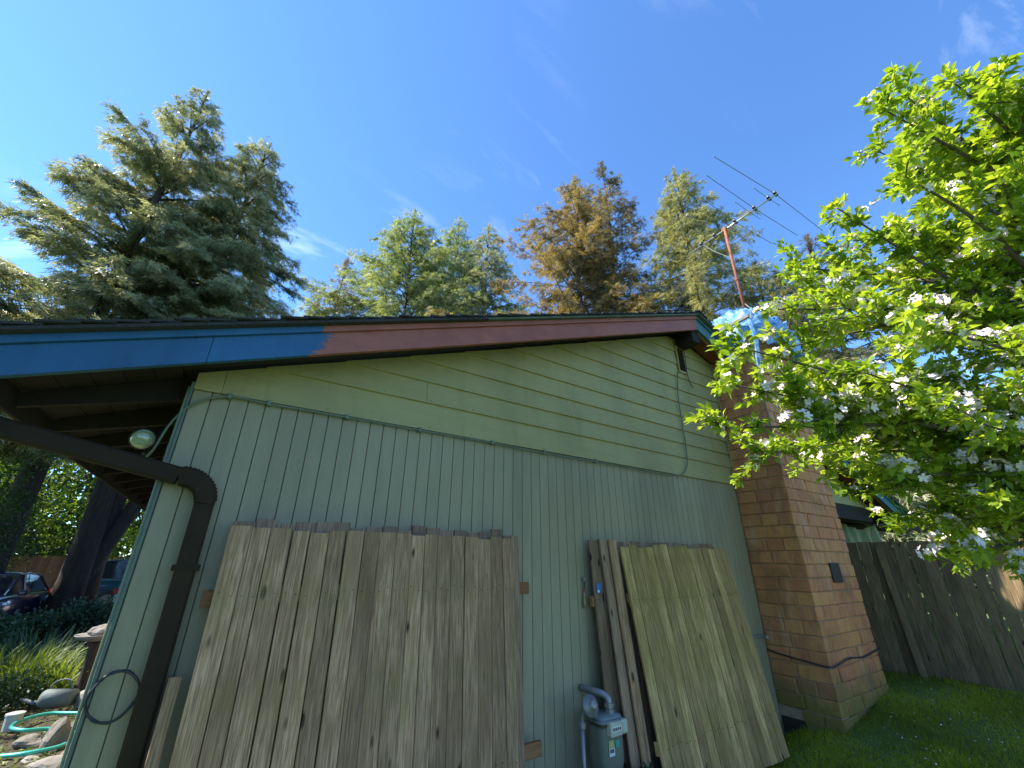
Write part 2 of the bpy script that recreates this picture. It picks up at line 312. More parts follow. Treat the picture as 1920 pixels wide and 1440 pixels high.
def blockmat():
    m, N, L = newmat('slump_block')
    o = N.new('ShaderNodeOutputMaterial'); b = N.new('ShaderNodeBsdfPrincipled'); b.inputs['Roughness'].default_value = .92; b.inputs['Specular IOR Level'].default_value = .2
    g = N.new('ShaderNodeNewGeometry'); oi = N.new('ShaderNodeObjectInfo')
    cr = N.new('ShaderNodeValToRGB'); r = cr.color_ramp
    r.elements[0].color = (.36, .15, .09, 1); r.elements[1].position = 1; r.elements[1].color = (.72, .42, .17, 1)
    for p, c in ((.2, (.50, .19, .10)), (.4, (.62, .28, .11)), (.55, (.50, .20, .105)), (.7, (.66, .32, .12)), (.85, (.50, .20, .10))):
        el = r.elements.new(p); el.color = (*c, 1)
    # every block mixes with noise patches so that no two faces are flat
    ms = N.new('ShaderNodeMapping'); ms.inputs['Scale'].default_value = (9, 9, 3); L(g.outputs['Position'], ms.inputs[0])
    n1 = N.new('ShaderNodeTexNoise'); n1.inputs['Scale'].default_value = 1.0; n1.inputs['Detail'].default_value = 7; n1.inputs['Roughness'].default_value = .65; L(ms.outputs[0], n1.inputs['Vector'])
    ad = N.new('ShaderNodeMath'); ad.operation = 'MULTIPLY_ADD'; ad.inputs[1].default_value = .75; L(n1.outputs[0], ad.inputs[0])
    sb = N.new('ShaderNodeMath'); sb.operation = 'MULTIPLY_ADD'; sb.inputs[1].default_value = .46; sb.inputs[2].default_value = -.11; L(oi.outputs['Random'], sb.inputs[0]); L(sb.outputs[0], ad.inputs[2])
    L(ad.outputs[0], cr.inputs[0]); col = cr.outputs[0]
    def mixc(f, a, c, mode='MIX'):
        x = N.new('ShaderNodeMixRGB'); x.blend_type = mode; L(f, x.inputs[0]); L(a, x.inputs[1]); x.inputs[2].default_value = (*c, 1); return x.outputs[0]
    # lime streaks, thin and vertical
    m2 = N.new('ShaderNodeMapping'); m2.inputs['Scale'].default_value = (13, 13, 1.7); L(g.outputs['Position'], m2.inputs[0])
    n2 = N.new('ShaderNodeTexNoise'); n2.inputs['Scale'].default_value = 1.1; n2.inputs['Detail'].default_value = 6; L(m2.outputs[0], n2.inputs['Vector'])
    r2 = N.new('ShaderNodeMapRange'); r2.inputs[1].default_value = .58; r2.inputs[2].default_value = .72; r2.inputs[4].default_value = .42; L(n2.outputs[0], r2.inputs[0]); col = mixc(r2.outputs[0], col, (.66, .50, .38))
    # dark weathering
    n3 = N.new('ShaderNodeTexNoise'); n3.inputs['Scale'].default_value = 2.2; n3.inputs['Detail'].default_value = 6; L(g.outputs['Position'], n3.inputs['Vector'])
    r3 = N.new('ShaderNodeMapRange'); r3.inputs[1].default_value = .5; r3.inputs[2].default_value = .75; r3.inputs[4].default_value = .6; L(n3.outputs[0], r3.inputs[0]); col = mixc(r3.outputs[0], col, (.10, .06, .045))
    # moss climbing from the lawn
    sx = N.new('ShaderNodeSeparateXYZ'); L(g.outputs['Position'], sx.inputs[0])
    zz = N.new('ShaderNodeMath'); zz.operation = 'MULTIPLY_ADD'; zz.inputs[1].default_value = .9; L(n1.outputs[0], zz.inputs[0])
    zn = N.new('ShaderNodeMath'); zn.operation = 'MULTIPLY'; zn.inputs[1].default_value = -1; L(sx.outputs[2], zn.inputs[0]); L(zn.outputs[0], zz.inputs[2])
    r4 = N.new('ShaderNodeMapRange'); r4.inputs[1].default_value = -.05; r4.inputs[2].default_value = .3; r4.inputs[4].default_value = .8; L(zz.outputs[0], r4.inputs[0]); col = mixc(r4.outputs[0], col, (.14, .15, .035))
    L(col, b.inputs['Base Color'])
    n5 = N.new('ShaderNodeTexNoise'); n5.inputs['Scale'].default_value = 22; n5.inputs['Detail'].default_value = 7; L(g.outputs['Position'], n5.inputs['Vector'])
    bp = N.new('ShaderNodeBump'); bp.inputs['Strength'].default_value = .8; bp.inputs['Distance'].default_value = .012; L(n5.outputs[0], bp.inputs['Height']); L(bp.outputs[0], b.inputs['Normal'])
    L(b.outputs[0], o.inputs[0]); MATS['slump_block'] = m
blockmat()
leafmat('cedar_leaf', (.10, .135, .062), (.44, .43, .27), trans=.42, tcol=(1.3, 1.3, .8), scale=.9, rough=.42)
leafmat('olive_leaf', (.12, .12, .048), (.44, .40, .22), trans=.4, tcol=(1.3, 1.4, .5), scale=.8, rough=.45)
leafmat('fir_leaf', (.10, .145, .065), (.42, .42, .25), trans=.4, tcol=(1.3, 1.4, .5), scale=.8, rough=.45)
leafmat('spruce_leaf', (.14, .115, .055), (.42, .345, .20), trans=.35, tcol=(1.4, 1.2, .5), scale=.8, rough=.5)
leafmat('dark_spruce_leaf', (.050, .044, .030), (.24, .19, .12), trans=.3, scale=.8)
leafmat('apple_leaf', (.14, .25, .028), (.39, .50, .085), trans=.52, tcol=(1.55, 1.45, .40), scale=3, rough=.38)
leafmat('wood_leaf', (.022, .050, .020), (.075, .13, .035), trans=.4, scale=.6)
leafmat('bright_leaf', (.07, .15, .025), (.19, .29, .05), trans=.5, scale=.8)
leafmat('purple_leaf', (.06, .025, .03), (.15, .06, .07), trans=.35, tcol=(1.4, .6, .6), scale=2)
leafmat('shrub_leaf', (.020, .055, .030), (.065, .12, .06), trans=.25, scale=3)
leafmat('strap_leaf', (.07, .12, .022), (.20, .26, .065), trans=.35, scale=4)
leafmat('grass_blade', (.15, .19, .010), (.38, .42, .03), trans=.35, tcol=(1.4, 1.5, .4), scale=1.2)
leafmat('tarp_blue', (.04, .22, .50), (.36, .58, .76), trans=.2, tcol=(1.1, 1.2, 1.4), scale=11, rough=.3)

# ------------------------------------------------------------------ ground
def gz(x, y):
    z = -0.05
    r = 0.115*(x-4.9) - 0.12
    k = min(1, max(0, (x-3.2)/1.7)); r = max(-.12, min(.34, r))
    z = z*(1-k) + r*k
    # trench beside the wall
    if -1.4 < y: z -= 0.26*k*math.exp(-max(0, -y)/0.32) * (1 if y < 0.3 else 0) * max(0, min(1, (7.2-x)/.8))
    # garden falls away to the drive
    if y > 3: z -= 0.17*min(1, (y-3)/8)*(1-k)
    return z
def grid_mesh(xs, ys, fz, name, mat):
    V = np.array([(x, y, fz(x, y)) for y in ys for x in xs]); nx = len(xs)
    F = np.array([(j*nx+i, j*nx+i+1, (j+1)*nx+i+1, (j+1)*nx+i) for j in range(len(ys)-1) for i in range(nx-1)])
    return npmesh(name, V, F, mat, smooth=True)
m = simple('lawn_soil', (.070, .115, .030), (.105, .165, .045), rough=.95, scale=3, bump=.5)
lx = np.concatenate([[-300, -120, -60, -30], np.arange(-16, 2, 1.), np.arange(2, 12, .2), [12, 13, 15, 20, 30, 60, 120, 300]])
ly = np.concatenate([[-300, -120, -50, -25, -14, -9], np.arange(-7, .7, .15), [1, 2, 3, 4, 6, 8, 10, 12, 15, 20, 30, 60, 120, 300]])
g = grid_mesh(lx, ly, lambda x, y: gz(x, y) + .012*math.sin(x*3.1)*math.cos(y*2.3) if abs(x) < 20 and abs(y) < 20 else gz(x, y) - .01, 'lawn', 'lawn_soil'); tag(g, kind='structure')
g = grid_mesh(np.arange(-9, .8, .35), np.arange(.4, 11.6, .35), lambda x, y: gz(x, y) + .014 + .035*max(0, noise.noise(Vector((x*1.7, y*1.7, 3)))), 'garden_soil', 'soil'); tag(g, kind='structure')
g = grid_mesh([-30, -20, -14, -9, -6, -3, 0], [11.7, 14, 18, 22, 25], lambda x, y: gz(x, y) + .02, 'driveway', 'gravel'); tag(g, kind='structure')

# ------------------------------------------------------------------ house
SL = .375; XR = 5.12; OH = .35; YB = 9.0; XL = -.33
zb = lambda x: 4.71 - SL*abs(x-XR)            # underside line of the rake fascia
house = thing('house', 'green painted house with a low gable end of grooved and lap siding', 'house')
XCH0, XCH1, DCH = 5.93, 7.33, .66
# grooved lower siding: one strip between each pair of grooves
GS = .1035; x = XL; i = 0
while x < XCH0 - .001:
    x1 = min(x + GS, XCH0)
    MB().box(x+.0022, x1-.0022, 0, .022, -.42, 2.615, bev=.0025).build('siding_strip', 'siding_paint', house)
    x = x1
MB().box(XL+.01, XCH0, .0225, .12, -.42, 2.6).build('wall_core', 'trim_paint', house)
# lap siding boards, each its own piece, tilted outwards at the foot
zs = [2.615, 2.855, 3.047, 3.238, 3.435, 3.64, 3.84, 4.045, 4.25, 4.455, 4.66]
def lapboard(x0, x1, z0, z1):
    # clip by the roof
    def top(xx): return min(z1+.02, zb(xx)+.06)
    xa = XR-(4.77-z0)/SL+.02; xb = XR+(4.77-z0)/SL-.02
    x0, x1 = max(x0, xa), min(x1, xb)
    if x1-x0 < .05: return
    xs = sorted(set([x0, x1] + [q for q in (XR-(4.77-z1-.02)/SL, XR, XR+(4.77-z1-.02)/SL) if x0 < q < x1]))
    mb = MB(); n = len(xs)
    for q in xs:
        zt = max(z0+.002, top(q)); f = (zt-z0)/(z1-z0+.02)
        mb.v += [(q, -.024, z0), (q, .0, z0), (q, -.024+.020*f, zt), (q, .018, zt)]
    for k in range(n-1):
        a, b = k*4, k*4+4
        mb.f += [(a, b, b+2, a+2), (a+1, a+3, b+3, b+1), (a, a+1, b+1, b), (a+2, b+2, b+3, a+3)]
    mb.f += [(0, 2, 3, 1), ((n-1)*4, (n-1)*4+1, (n-1)*4+3, (n-1)*4+2)]
    mb.build('siding_board', 'lap_paint', house)
for k in range(len(zs)-1):
    z0, z1 = zs[k], zs[k+1]
    L0 = XL
    brk = {0: [XL, -.18], 1: [1.24], 2: [], 3: [3.9], 4: []}.get(k, [])
    edges = [XL] + [q for q in brk if q > XL] + [XCH0]
    for a_, b_ in zip(edges[:-1], edges[1:]): lapboard(a_+.0015, b_-.0015, z0, z1)
    lapboard(XCH1+.002, 11, z0, z1)
MB().prism([(XL, 2.6), (XCH0, 2.6), (XR*2-XL, 2.6), (XR+(4.76-2.62)/SL, 2.62), (XR, 4.74), (XL, zb(XL)+.03)], .0225, .12).build('gable_core', 'trim_paint', house)
MB().box(XL+.0, XL+.12, .121, YB, -.42, zb(XL)+.1).build('side_wall', 'siding_paint', house)
MB().box(XL-.018, XL-.0005, -.02, .10, -.42, zb(XL)-.005, bev=.003).build('corner_trim', 'trim_paint', house)
MB().box(XCH0-.03, XCH0-.002, -.034, -.0245, 2.55, 4.42).build('corner_trim', 'lap_paint', house)
nb = MB()
for k in range(1, len(zs)-1):
    xa = max(XL, XR-(4.70-zs[k])/SL); 
    for xx in np.arange(.07, XCH0, .405):
        if xx > xa: zz = zs[k-1 if k else 0]+.022; nb.tube([(xx+random.uniform(-.01, .01), -.0265, zz), (xx, -.022, zz)], .0035, 6)
nb.build('siding_nails', 'rust', house)['kind'] = 'stuff'
# roof: deck, shingle courses, fascias
XE0 = -1.1; XE1 = 11.6
roofl = MB().prism([(XE0, zb(XE0)+.10), (XR, zb(XR)+.10), (XR, zb(XR)+.235), (XE0, zb(XE0)+.235)], -OH+.045, YB+.3).build('roof', 'dark_wood', house)
roofr = MB().prism([(XR+.001, zb(XR)+.10), (XE1, zb(XE1)+.10), (XE1, zb(XE1)+.235), (XR+.001, zb(XR)+.235)], -OH+.045, YB+.3).build('roof', 'dark_wood', house)
def shingles(side, parent):
    L = (XR-XE0+.06 if side < 0 else XE1-XR+.06)
    st = .135; n = int(L*math.cos(math.atan(SL))**-1/st)+1; cs = math.cos(math.atan(SL)); sn = math.sin(math.atan(SL))
    for k in range(n):
        d0 = k*st; d1 = d0 + st*1.25
        if side*0 + d0*cs > L: break
        jag = random.uniform(-.014, .012)
        mb = MB(); ys = [-OH-.085+jag, 1.5, YB+.33]
        for yy in ys:
            for d, h in ((d0, .006), (d1, .022)):
                px_ = XR + side*min(d*cs, L); zz = zb(XR)+.236 - abs(px_-XR)*SL
                mb.v += [(px_, yy, zz+h-.004), (px_, yy, zz+h+.008)]
        for j in range(2):
            b_ = j*4; c_ = b_+4
            mb.f += [(b_, b_+2, c_+2, c_), (b_+1, c_+1, c_+3, b_+3), (b_+2, b_+3, c_+3, c_+2), (b_, c_, c_+1, b_+1)]
        mb.f += [(0, 1, 3, 2), (8, 10, 11, 9)]
        mb.build('shingle_course', 'shingle', parent)
shingles(-1, roofl); shingles(1, roofr)
for y0 in np.arange(-OH-.09, YB, .33):
    MB().prism([(XR-.13, zb(XR-.13)+.262), (XR, zb(XR)+.268), (XR+.13, zb(XR+.13)+.262), (XR+.13, zb(XR+.13)+.276), (XR, zb(XR)+.285), (XR-.13, zb(XR-.13)+.276)], y0, y0+.345).build('ridge_cap', 'shingle', roofl)
def rake(xa, xb, lo, hi, y0, y1, mat, name, slant=0.0):
    MB().prism([(xa, zb(xa)+lo), (xb, zb(xb)+lo), (xb+slant, zb(xb+slant)+hi), (xa+(slant if xa > XE0 else 0), zb(xa)+hi+ (SL*slant if xa > XE0 else 0))], y0, y1).build(name, mat, house)
Y0 = -OH
MB().prism([(XE0, zb(XE0)), (-.28, zb(-.28)), (-.28, zb(-.28)+.168), (XE0, zb(XE0)+.168)], Y0, Y0+.04).build('rake_fascia', 'blue_paint', house)
MB().prism([(-.277, zb(-.277)), (.25, zb(.25)), (.33, zb(.33)+.168), (-.277, zb(-.277)+.168)], Y0, Y0+.04).build('rake_fascia', 'blue_paint', house)
MB().prism([(.25, zb(.25)), (XR, zb(XR)), (XR, zb(XR)+.168), (.33, zb(.33)+.168)], Y0, Y0+.04).build('rake_fascia', 'red_paint', house)
MB().prism([(XE0, zb(XE0)+.17), (.30, zb(.30)+.17), (.30, zb(.30)+.215), (XE0, zb(XE0)+.215)], Y0-.022, Y0+.042).build('rake_trim', 'blue_paint', house)
MB().prism([(.30, zb(.30)+.17), (XR, zb(XR)+.17), (XR, zb(XR)+.215), (.30, zb(.30)+.215)], Y0-.022, Y0+.042).build('rake_trim', 'red_paint', house)
MB().prism([(XE0, zb(XE0)+.217), (1.6, zb(1.6)+.217), (1.6, zb(1.6)+.238), (XE0, zb(XE0)+.238)], Y0-.075, Y0+.043).build('drip_edge', 'shingle', house)
MB().prism([(1.603, zb(1.603)+.217), (XR, zb(XR)+.217), (XR, zb(XR)+.238), (1.603, zb(1.603)+.238)], Y0-.065, Y0+.043).build('drip_edge', 'green_trim_paint', house)
X2 = 9.3
MB().prism([(XR+.002, zb(XR)), (X2, zb(X2)), (X2, zb(X2)+.168), (XR+.002, zb(XR)+.168)], Y0, Y0+.04).build('rake_fascia', 'teal_paint', house)
MB().prism([(X2+.002, zb(X2)), (XE1, zb(XE1)), (XE1, zb(XE1)+.168), (X2+.002, zb(X2)+.168)], Y0, Y0+.04).build('rake_fascia', 'teal_paint', house)
MB().prism([(XR+.002, zb(XR)+.17), (XE1, zb(XE1)+.17), (XE1, zb(XE1)+.215), (XR+.002, zb(XR)+.215)], Y0-.022, Y0+.042).build('rake_trim', 'teal_paint', house)
MB().prism([(XR+.002, zb(XR)+.217), (XE1, zb(XE1)+.217), (XE1, zb(XE1)+.24), (XR+.002, zb(XR)+.238)], Y0-.075, Y0+.043).build('drip_edge', 'green_trim_paint', house)
bs = MB()
for k in range(14):
    f = k/13; x0_ = .25+.08*f; L_ = random.uniform(.01, .075); z_ = zb(x0_)+.004+.158*f
    bs.prism([(x0_-.004, z_), (x0_+L_, z_+SL*L_+.002), (x0_+L_*.8, z_+SL*L_+.007), (x0_-.004, z_+.010)], Y0-.0012, Y0-.0004)
bs.build('brush_strokes', 'blue_paint', house)['kind'] = 'stuff'
# raw wood strip behind the fascia and soffit boards of the overhang
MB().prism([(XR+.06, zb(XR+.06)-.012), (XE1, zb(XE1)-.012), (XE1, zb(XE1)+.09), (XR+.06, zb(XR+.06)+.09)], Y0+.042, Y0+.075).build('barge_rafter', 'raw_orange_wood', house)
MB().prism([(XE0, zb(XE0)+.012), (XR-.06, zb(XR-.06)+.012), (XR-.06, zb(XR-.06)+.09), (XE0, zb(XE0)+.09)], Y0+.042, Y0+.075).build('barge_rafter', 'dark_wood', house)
for k in range(0, 60):
    for sgn in (-1, 1):
        xa = XR+sgn*(.05+k*.1305); xb = XR+sgn*(.05+(k+1)*.1305-.004)
        lo, hi = min(xa, xb), max(xa, xb)
        if lo < XE0 or hi > XE1: continue
        yb = -.001 if lo > XL-.02 and hi < 2*XR-XL else YB
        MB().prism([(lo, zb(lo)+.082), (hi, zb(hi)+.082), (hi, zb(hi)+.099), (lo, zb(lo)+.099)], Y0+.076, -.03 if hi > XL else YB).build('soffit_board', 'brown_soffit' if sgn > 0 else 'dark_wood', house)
MB().box(XR-.09, XR+.09, Y0+.045, -.026, zb(XR)-.19, zb(XR)+.055, bev=.004).build('ridge_beam', 'dark_wood', house)
for yy in np.arange(.12, YB, .61):
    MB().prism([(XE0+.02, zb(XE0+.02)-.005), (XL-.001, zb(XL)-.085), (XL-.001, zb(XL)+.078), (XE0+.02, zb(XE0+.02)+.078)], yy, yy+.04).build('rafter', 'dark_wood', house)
MB().box(XE0-.022, XE0-.001, Y0-.0, YB+.3, zb(XE0)-.03, zb(XE0)+.225).build('eave_fascia', 'dark_wood', house)
# gutter: open trough
gt = MB(); prof = [(-.0, .10), (-.0, 0), (-.075, 0), (-.105, .05), (-.115, .105), (-.108, .105), (-.098, .05), (-.07, .006), (-.006, .006), (-.006, .10)]
n = len(prof)
for yy in (Y0+.01, YB+.28): gt.v += [(XE0-.024+p[0], yy, zb(XE0)+.085+p[1]) for p in prof]
gt.f += [(i, (i+1) % n, n+(i+1) % n, n+i) for i in range(n)] + [tuple(range(n))]
gt.build('gutter', 'downspout_brown', house)
# downspout: square pipe across to the wall, corrugated elbow, straight drop
def squaretube(pts, hw, hd):
    P = [Vector(p) for p in pts]; mb = MB(); n = len(P)
    for i, p in enumerate(P):
        d = (P[min(i+1, n-1)]-P[max(i-1, 0)]).normalized(); s_ = Vector((0, 1, 0)); t_ = d.cross(s_).normalized()
        w_ = hw[i] if isinstance(hw, list) else hw
        c = w_*.72; e_ = hd*.72
        for a_, b_ in ((w_, e_), (c, hd), (-c, hd), (-w_, e_), (-w_, -e_), (-c, -hd), (c, -hd), (w_, -e_)): mb.v.append(tuple(p+t_*a_+s_*b_))
    for i in range(n-1):
        for j in range(8): a_, b_ = i*8+j, i*8+(j+1) % 8; mb.f.append((a_, b_, b_+8, a_+8))
    mb.f += [tuple(range(7, -1, -1)), tuple((n-1)*8+j for j in range(8))]
    return mb
cy = -.062
squaretube([(-1.18, cy, 2.40), (-1.175, cy, 2.33), (-1.14, cy, 2.25), (-1.06, cy, 2.225), (-.26, cy, 2.060)], .049, .040).build('downspout', 'downspout_brown', house)
ctr = Vector((-.235, cy, 1.925)); arc = []; wd = []
for i in range(33):
    t = i/32; a_ = math.radians(100 - 105*t); arc.append(ctr + Vector((math.cos(a_)*.135, 0, math.sin(a_)*.135))); wd.append(.052 + (.007 if i % 2 else 0)*(1 if 2 < i < 30 else 0))
squaretube(arc, wd, .042).build('downspout_elbow', 'downspout_brown', house)
squaretube([(-.10, cy, 1.91), (-.10, cy, -.2)], .049, .040).build('downspout', 'downspout_brown', house)
for zz in (1.55, .55): MB().box(-.165, -.035, -.105, -.002, zz, zz+.03).build('pipe_strap', 'downspout_brown', house)
# gable vent
vt = MB().box(4.995, 5.175, -.045, -.024, 4.12, 4.15).box(4.995, 5.175, -.045, -.024, 4.515, 4.54).box(4.995, 5.012, -.0449, -.024, 4.151, 4.514).box(5.153, 5.175, -.0449, -.024, 4.151, 4.514).build('gable_vent', 'lap_paint', house)
MB().box(5.012, 5.153, -.0245, -.022, 4.15, 4.515).build('vent_screen', 'dark_plastic', vt)
for k in range(9):
    MB().box(5.012, 5.153, -.003, .003, -.02, .02, M=Matrix.Translation((0, -.036, 4.17+k*.04)) @ Matrix.Rotation(math.radians(50), 4, 'X')).build('slat', 'downspout_brown', vt)

# patio opening under the right half of the gable
MB().box(XCH1+.002, 10.8, .0, .10, 2.36, 2.598, bev=.004).build('porch_header', 'dark_wood', house)
pc = thing('patio_cover', 'dark flat patio cover on posts behind the fence, below the right eave', 'patio cover', (9.5, 3, 0))
for k in range(9): MB().box(-1.9, 5.5, -2.75+k*.62, -2.71+k*.62, 2.36, 2.5).build('rafter', 'dark_wood', pc)
MB().box(-1.95, 5.6, -2.8, 2.8, 2.505, 2.55).build('roof_panel', 'dark_wood', pc)
for xx in (-1.9, 1.6, 5.3): MB().box(xx, xx+.1, 2.6, 2.7, 0, 2.355).build('post', 'dark_wood', pc)
MB().box(-2.1, -2.0, -2.8, 6, -.2, 2.5).build('back_wall', 'trim_paint', pc)
MB().box(-1.99, 5.6, 2.9, 3.0, .2, 2.5).build('back_wall', 'dark_wood', pc)

# ------------------------------------------------------------------ chimney
ch = thing('chimney', 'tall tan and red block chimney standing against the green gable wall', 'chimney', (XCH0, 0, 0))
MB().box(.017, XCH1-XCH0-.017, -DCH+.017, .35, -.45, 4.90).build('mortar_core', 'mortar', ch)
CZ = .1512; z0 = -.372; bl = {}
def block(cx, cy_, cz, lx_, ly_, lz_):
    mb = MB().box(-lx_/2, lx_/2, -ly_/2, ly_/2, -lz_/2, lz_/2, bev=.009)
    mb.v = [(p[0]+random.uniform(-.004, .004), p[1]+random.uniform(-.004, .004), p[2]+random.uniform(-.004, .004)) for p in mb.v]
    mb.build('block', 'slump_block', ch, loc=(cx+random.uniform(-.004, .004), cy_+random.uniform(-.004, .004), cz))
J = .008; T = .19; W_ = XCH1-XCH0
for c in range(35):
    zc = z0 + c*CZ + CZ/2; h = CZ-J
    odd = c % 2
    xs_ = [0, .4, .8, 1.2, W_] if not odd else [T, .6, 1.0, W_-T]
    if random.random() < .3 and not odd: xs_ = [0, .4, .62, .8, 1.2, W_]
    for a_, b_ in zip(xs_[:-1], xs_[1:]): block((a_+b_)/2, -DCH+T/2, zc, b_-a_-J, T, h)
    ys_ = [-DCH+T, -.26, 0] if not odd else [-DCH, -.30, 0]
    for s_ in (0, 1):
        if s_ and c < 2: continue
        for a_, b_ in zip(ys_[:-1], ys_[1:]):
            yc = (a_+b_)/2; xx = T/2 if not s_ else W_-T/2
            if not s_ and c < 3 and b_ >= -.05: continue
            block(xx, yc, zc, T, b_-a_-J, h)
MB().box(-.006, .02, -.275, -.02, -.36, -.02, bev=.003).build('cleanout_door', 'black_metal', ch)
MB().box(-.004, .03, -.40, -.28, -.37, -.05, bev=.004).build('footing', 'concrete', ch)
MB().box(.64, .90, -DCH-.022, -DCH-.0, 1.385, 1.615, bev=.008, M=None).build('metal_plate', 'rust' if 0 else 'black_metal', ch)
# crown under the tarp
MB().box(.02, W_-.02, -DCH+.02, .30, 4.925, 5.02, bev=.01).build('chimney_cap', 'concrete', ch)

# tarp wrapped over the chimney top
def tarp():
    V = []; F = []; nu, nv = 160, 56
    cx, cyy = XCH0+W_/2, -.12
    for j in range(nv):
        v = j/(nv-1)
        for i in range(nu):
            a_ = 2*PI*i/nu; ca, sa = math.cos(a_), math.sin(a_)
            # superellipse outline
            rx, ry = W_/2+.15, .74
            k = (abs(ca)**4 + abs(sa)**4)**-.25
            if v < .45:
                q = v/.45; r = q; z = 5.40 - .18*q**2
            else:
                q = (v-.45)/.55; r = 1.0 + .05*q; z = 5.22 - .50*q
            fold = noise.noise(Vector((ca*2.6, sa*2.6, v*1.3)))*.09 + noise.noise(Vector((ca*7, sa*7, v*2)))*.05 + abs(math.sin(a_*11+v*2))*.02
            ridge = noise.noise(Vector((ca*4*r, sa*4*r, 5)))*.10
            hem = noise.noise(Vector((ca*2, sa*2, 9)))*.14*max(0, (v-.8)/.2)
            cr = abs(noise.noise(Vector((ca*3*r+9, sa*3*r, v*3))))*.20 + abs(noise.noise(Vector((ca*9*r+sa*4, sa*9*r+4, v*5))))*.10 + abs(noise.noise(Vector((ca*19*r, sa*19*r+4, v*11))))*.04
            rr = r*(1+fold*(.3 if v < .45 else .8)-cr*.5); ridge -= cr
            V.append((cx+ca*k*rx*rr, cyy+sa*k*ry*rr, z+ridge+hem))
    for j in range(nv-1):
        for i in range(nu): F.append((j*nu+i, j*nu+(i+1) % nu, (j+1)*nu+(i+1) % nu, (j+1)*nu+i))
    return np.array(V), np.array(F)
V, F = tarp(); o = npmesh('tarp', V, F, 'tarp_blue'); tag(o, 'crumpled pale blue plastic tarp tied over the chimney top', 'tarp')
o = MB().box(-.02, .02, -.52, .42, -.025, .025, bev=.003).build('wood_strip', 'stone_white', None, loc=(XCH0-.17, -.28, 4.90), rot=(math.radians(-4), 0, 0)); tag(o, 'pale wooden batten holding down the blue tarp edge', 'batten')
o = MB().tube(spline([(XCH0-.15, -.78, 4.9), (XCH0-.13, -.80, 4.6), (XCH0-.10, -.76, 4.35), (XCH0-.03, -.70, 4.1)], 5), [.03, .034, .03, .026, .03]*3+[.02], 6).build('tarp_tail', 'tarp_blue'); tag(o, 'twisted blue tarp tail hanging down the chimney corner', 'tarp')

# cables
def cable(name, pts, r, mat, label, n=6, seg=6):
    o = MB().tube(spline(pts, n), r, seg).build(name, mat, smooth=True); return tag(o, label, 'cable')
cable('coaxial_cable', [(-.475, .14, 2.16), (-.43, .06, 2.22), (-.385, .0, 2.38), (-.30, -.03, 2.52), (-.135, -.032, 2.60), (.1, -.03, 2.598), (.583, -.03, 2.600), (1.18, -.03, 2.598), (1.88, -.03, 2.600), (2.46, -.03, 2.59), (3.1, -.03, 2.595), (3.76, -.03, 2.592), (4.56, -.035, 2.60), (4.80, -.04, 2.72), (4.86, -.04, 3.0), (4.86, -.04, 3.3), (4.87, -.04, 3.76), (4.95, -.04, 4.11)], .0075, 'cable_painted', 'long cable running under the lap siding and looping up to the vent', seg=8)
cl = thing('cable_clips', 'small cable clips nailed along the foot of the lap siding', 'clips', (0, 0, 2.6))
for xx in (-.13, .10, .62, 1.20, 1.90, 2.5, 3.2): MB().box(xx-.012, xx+.012, -.045, -.004, -.016, .02, bev=.002).build('clip', 'cable_painted', cl)
cable('vent_wire', [(5.17, -.04, 4.62), (5.16, -.06, 4.52), (5.155, -.06, 4.3), (5.16, -.05, 4.12), (5.22, -.035, 4.0), (5.28, -.03, 3.94)], .005, 'cable_dark', 'thin dark wire hanging past the right side of the vent')
cable('corner_cable', [(XL-.022, -.03, 2.62), (XL-.024, -.032, 2.2), (XL-.024, -.03, 1.6), (XL-.024, -.032, .9), (XL-.024, -.03, .2)], .007, 'cable_painted', 'cable running down the left corner trim of the house')
co = []
for i in range(60):
    a_ = 2*PI*i/26; co.append((-.245+math.cos(a_)*(.095+.003*math.sin(i)), -.045-.012*math.sin(i*.7), .985+math.sin(a_)*.105+.003*math.cos(i*1.3)))
o = MB().tube(co, .0055, 6).build('cable_coil', 'cable_dark', smooth=True); tag(o, 'dark coil of cable hung on the wall beside the brown downspout', 'cable')
cable('chimney_wire', [(5.91, -.02, .63), (5.915, -.2, .60), (5.905, -.45, .575), (5.90, -.67, .56), (6.05, -.685, .565), (6.4, -.69, .60), (6.75, -.69, .575), (7.05, -.685, .59), (7.34, -.68, .61)], .009, 'cable_dark', 'sagging dark wire strapped round the lower chimney')
cable('antenna_cable', [(6.50, -.48, 5.6), (6.1, -.72, 5.2), (5.93, -.75, 5.0), (5.905, -.675, 4.5), (5.90, -.672, 4.0), (5.905, -.672, 3.3), (5.9, -.673, 2.75)], .008, 'cable_grey', 'pale cable running down the front left corner of the chimney')
o = MB().tube([(5.1, -.05, .80), (5.8, -.05, .79), (5.87, -.06, .77)], .012, 8).lathe([(.0, -.02), (.028, -.02), (.028, .02), (0, .02)], (5.86, -.06, .775), 10).build('pipe_stub', 'galvanised', smooth=False); tag(o, 'short thin pipe on the wall between leaning boards and chimney', 'pipe')

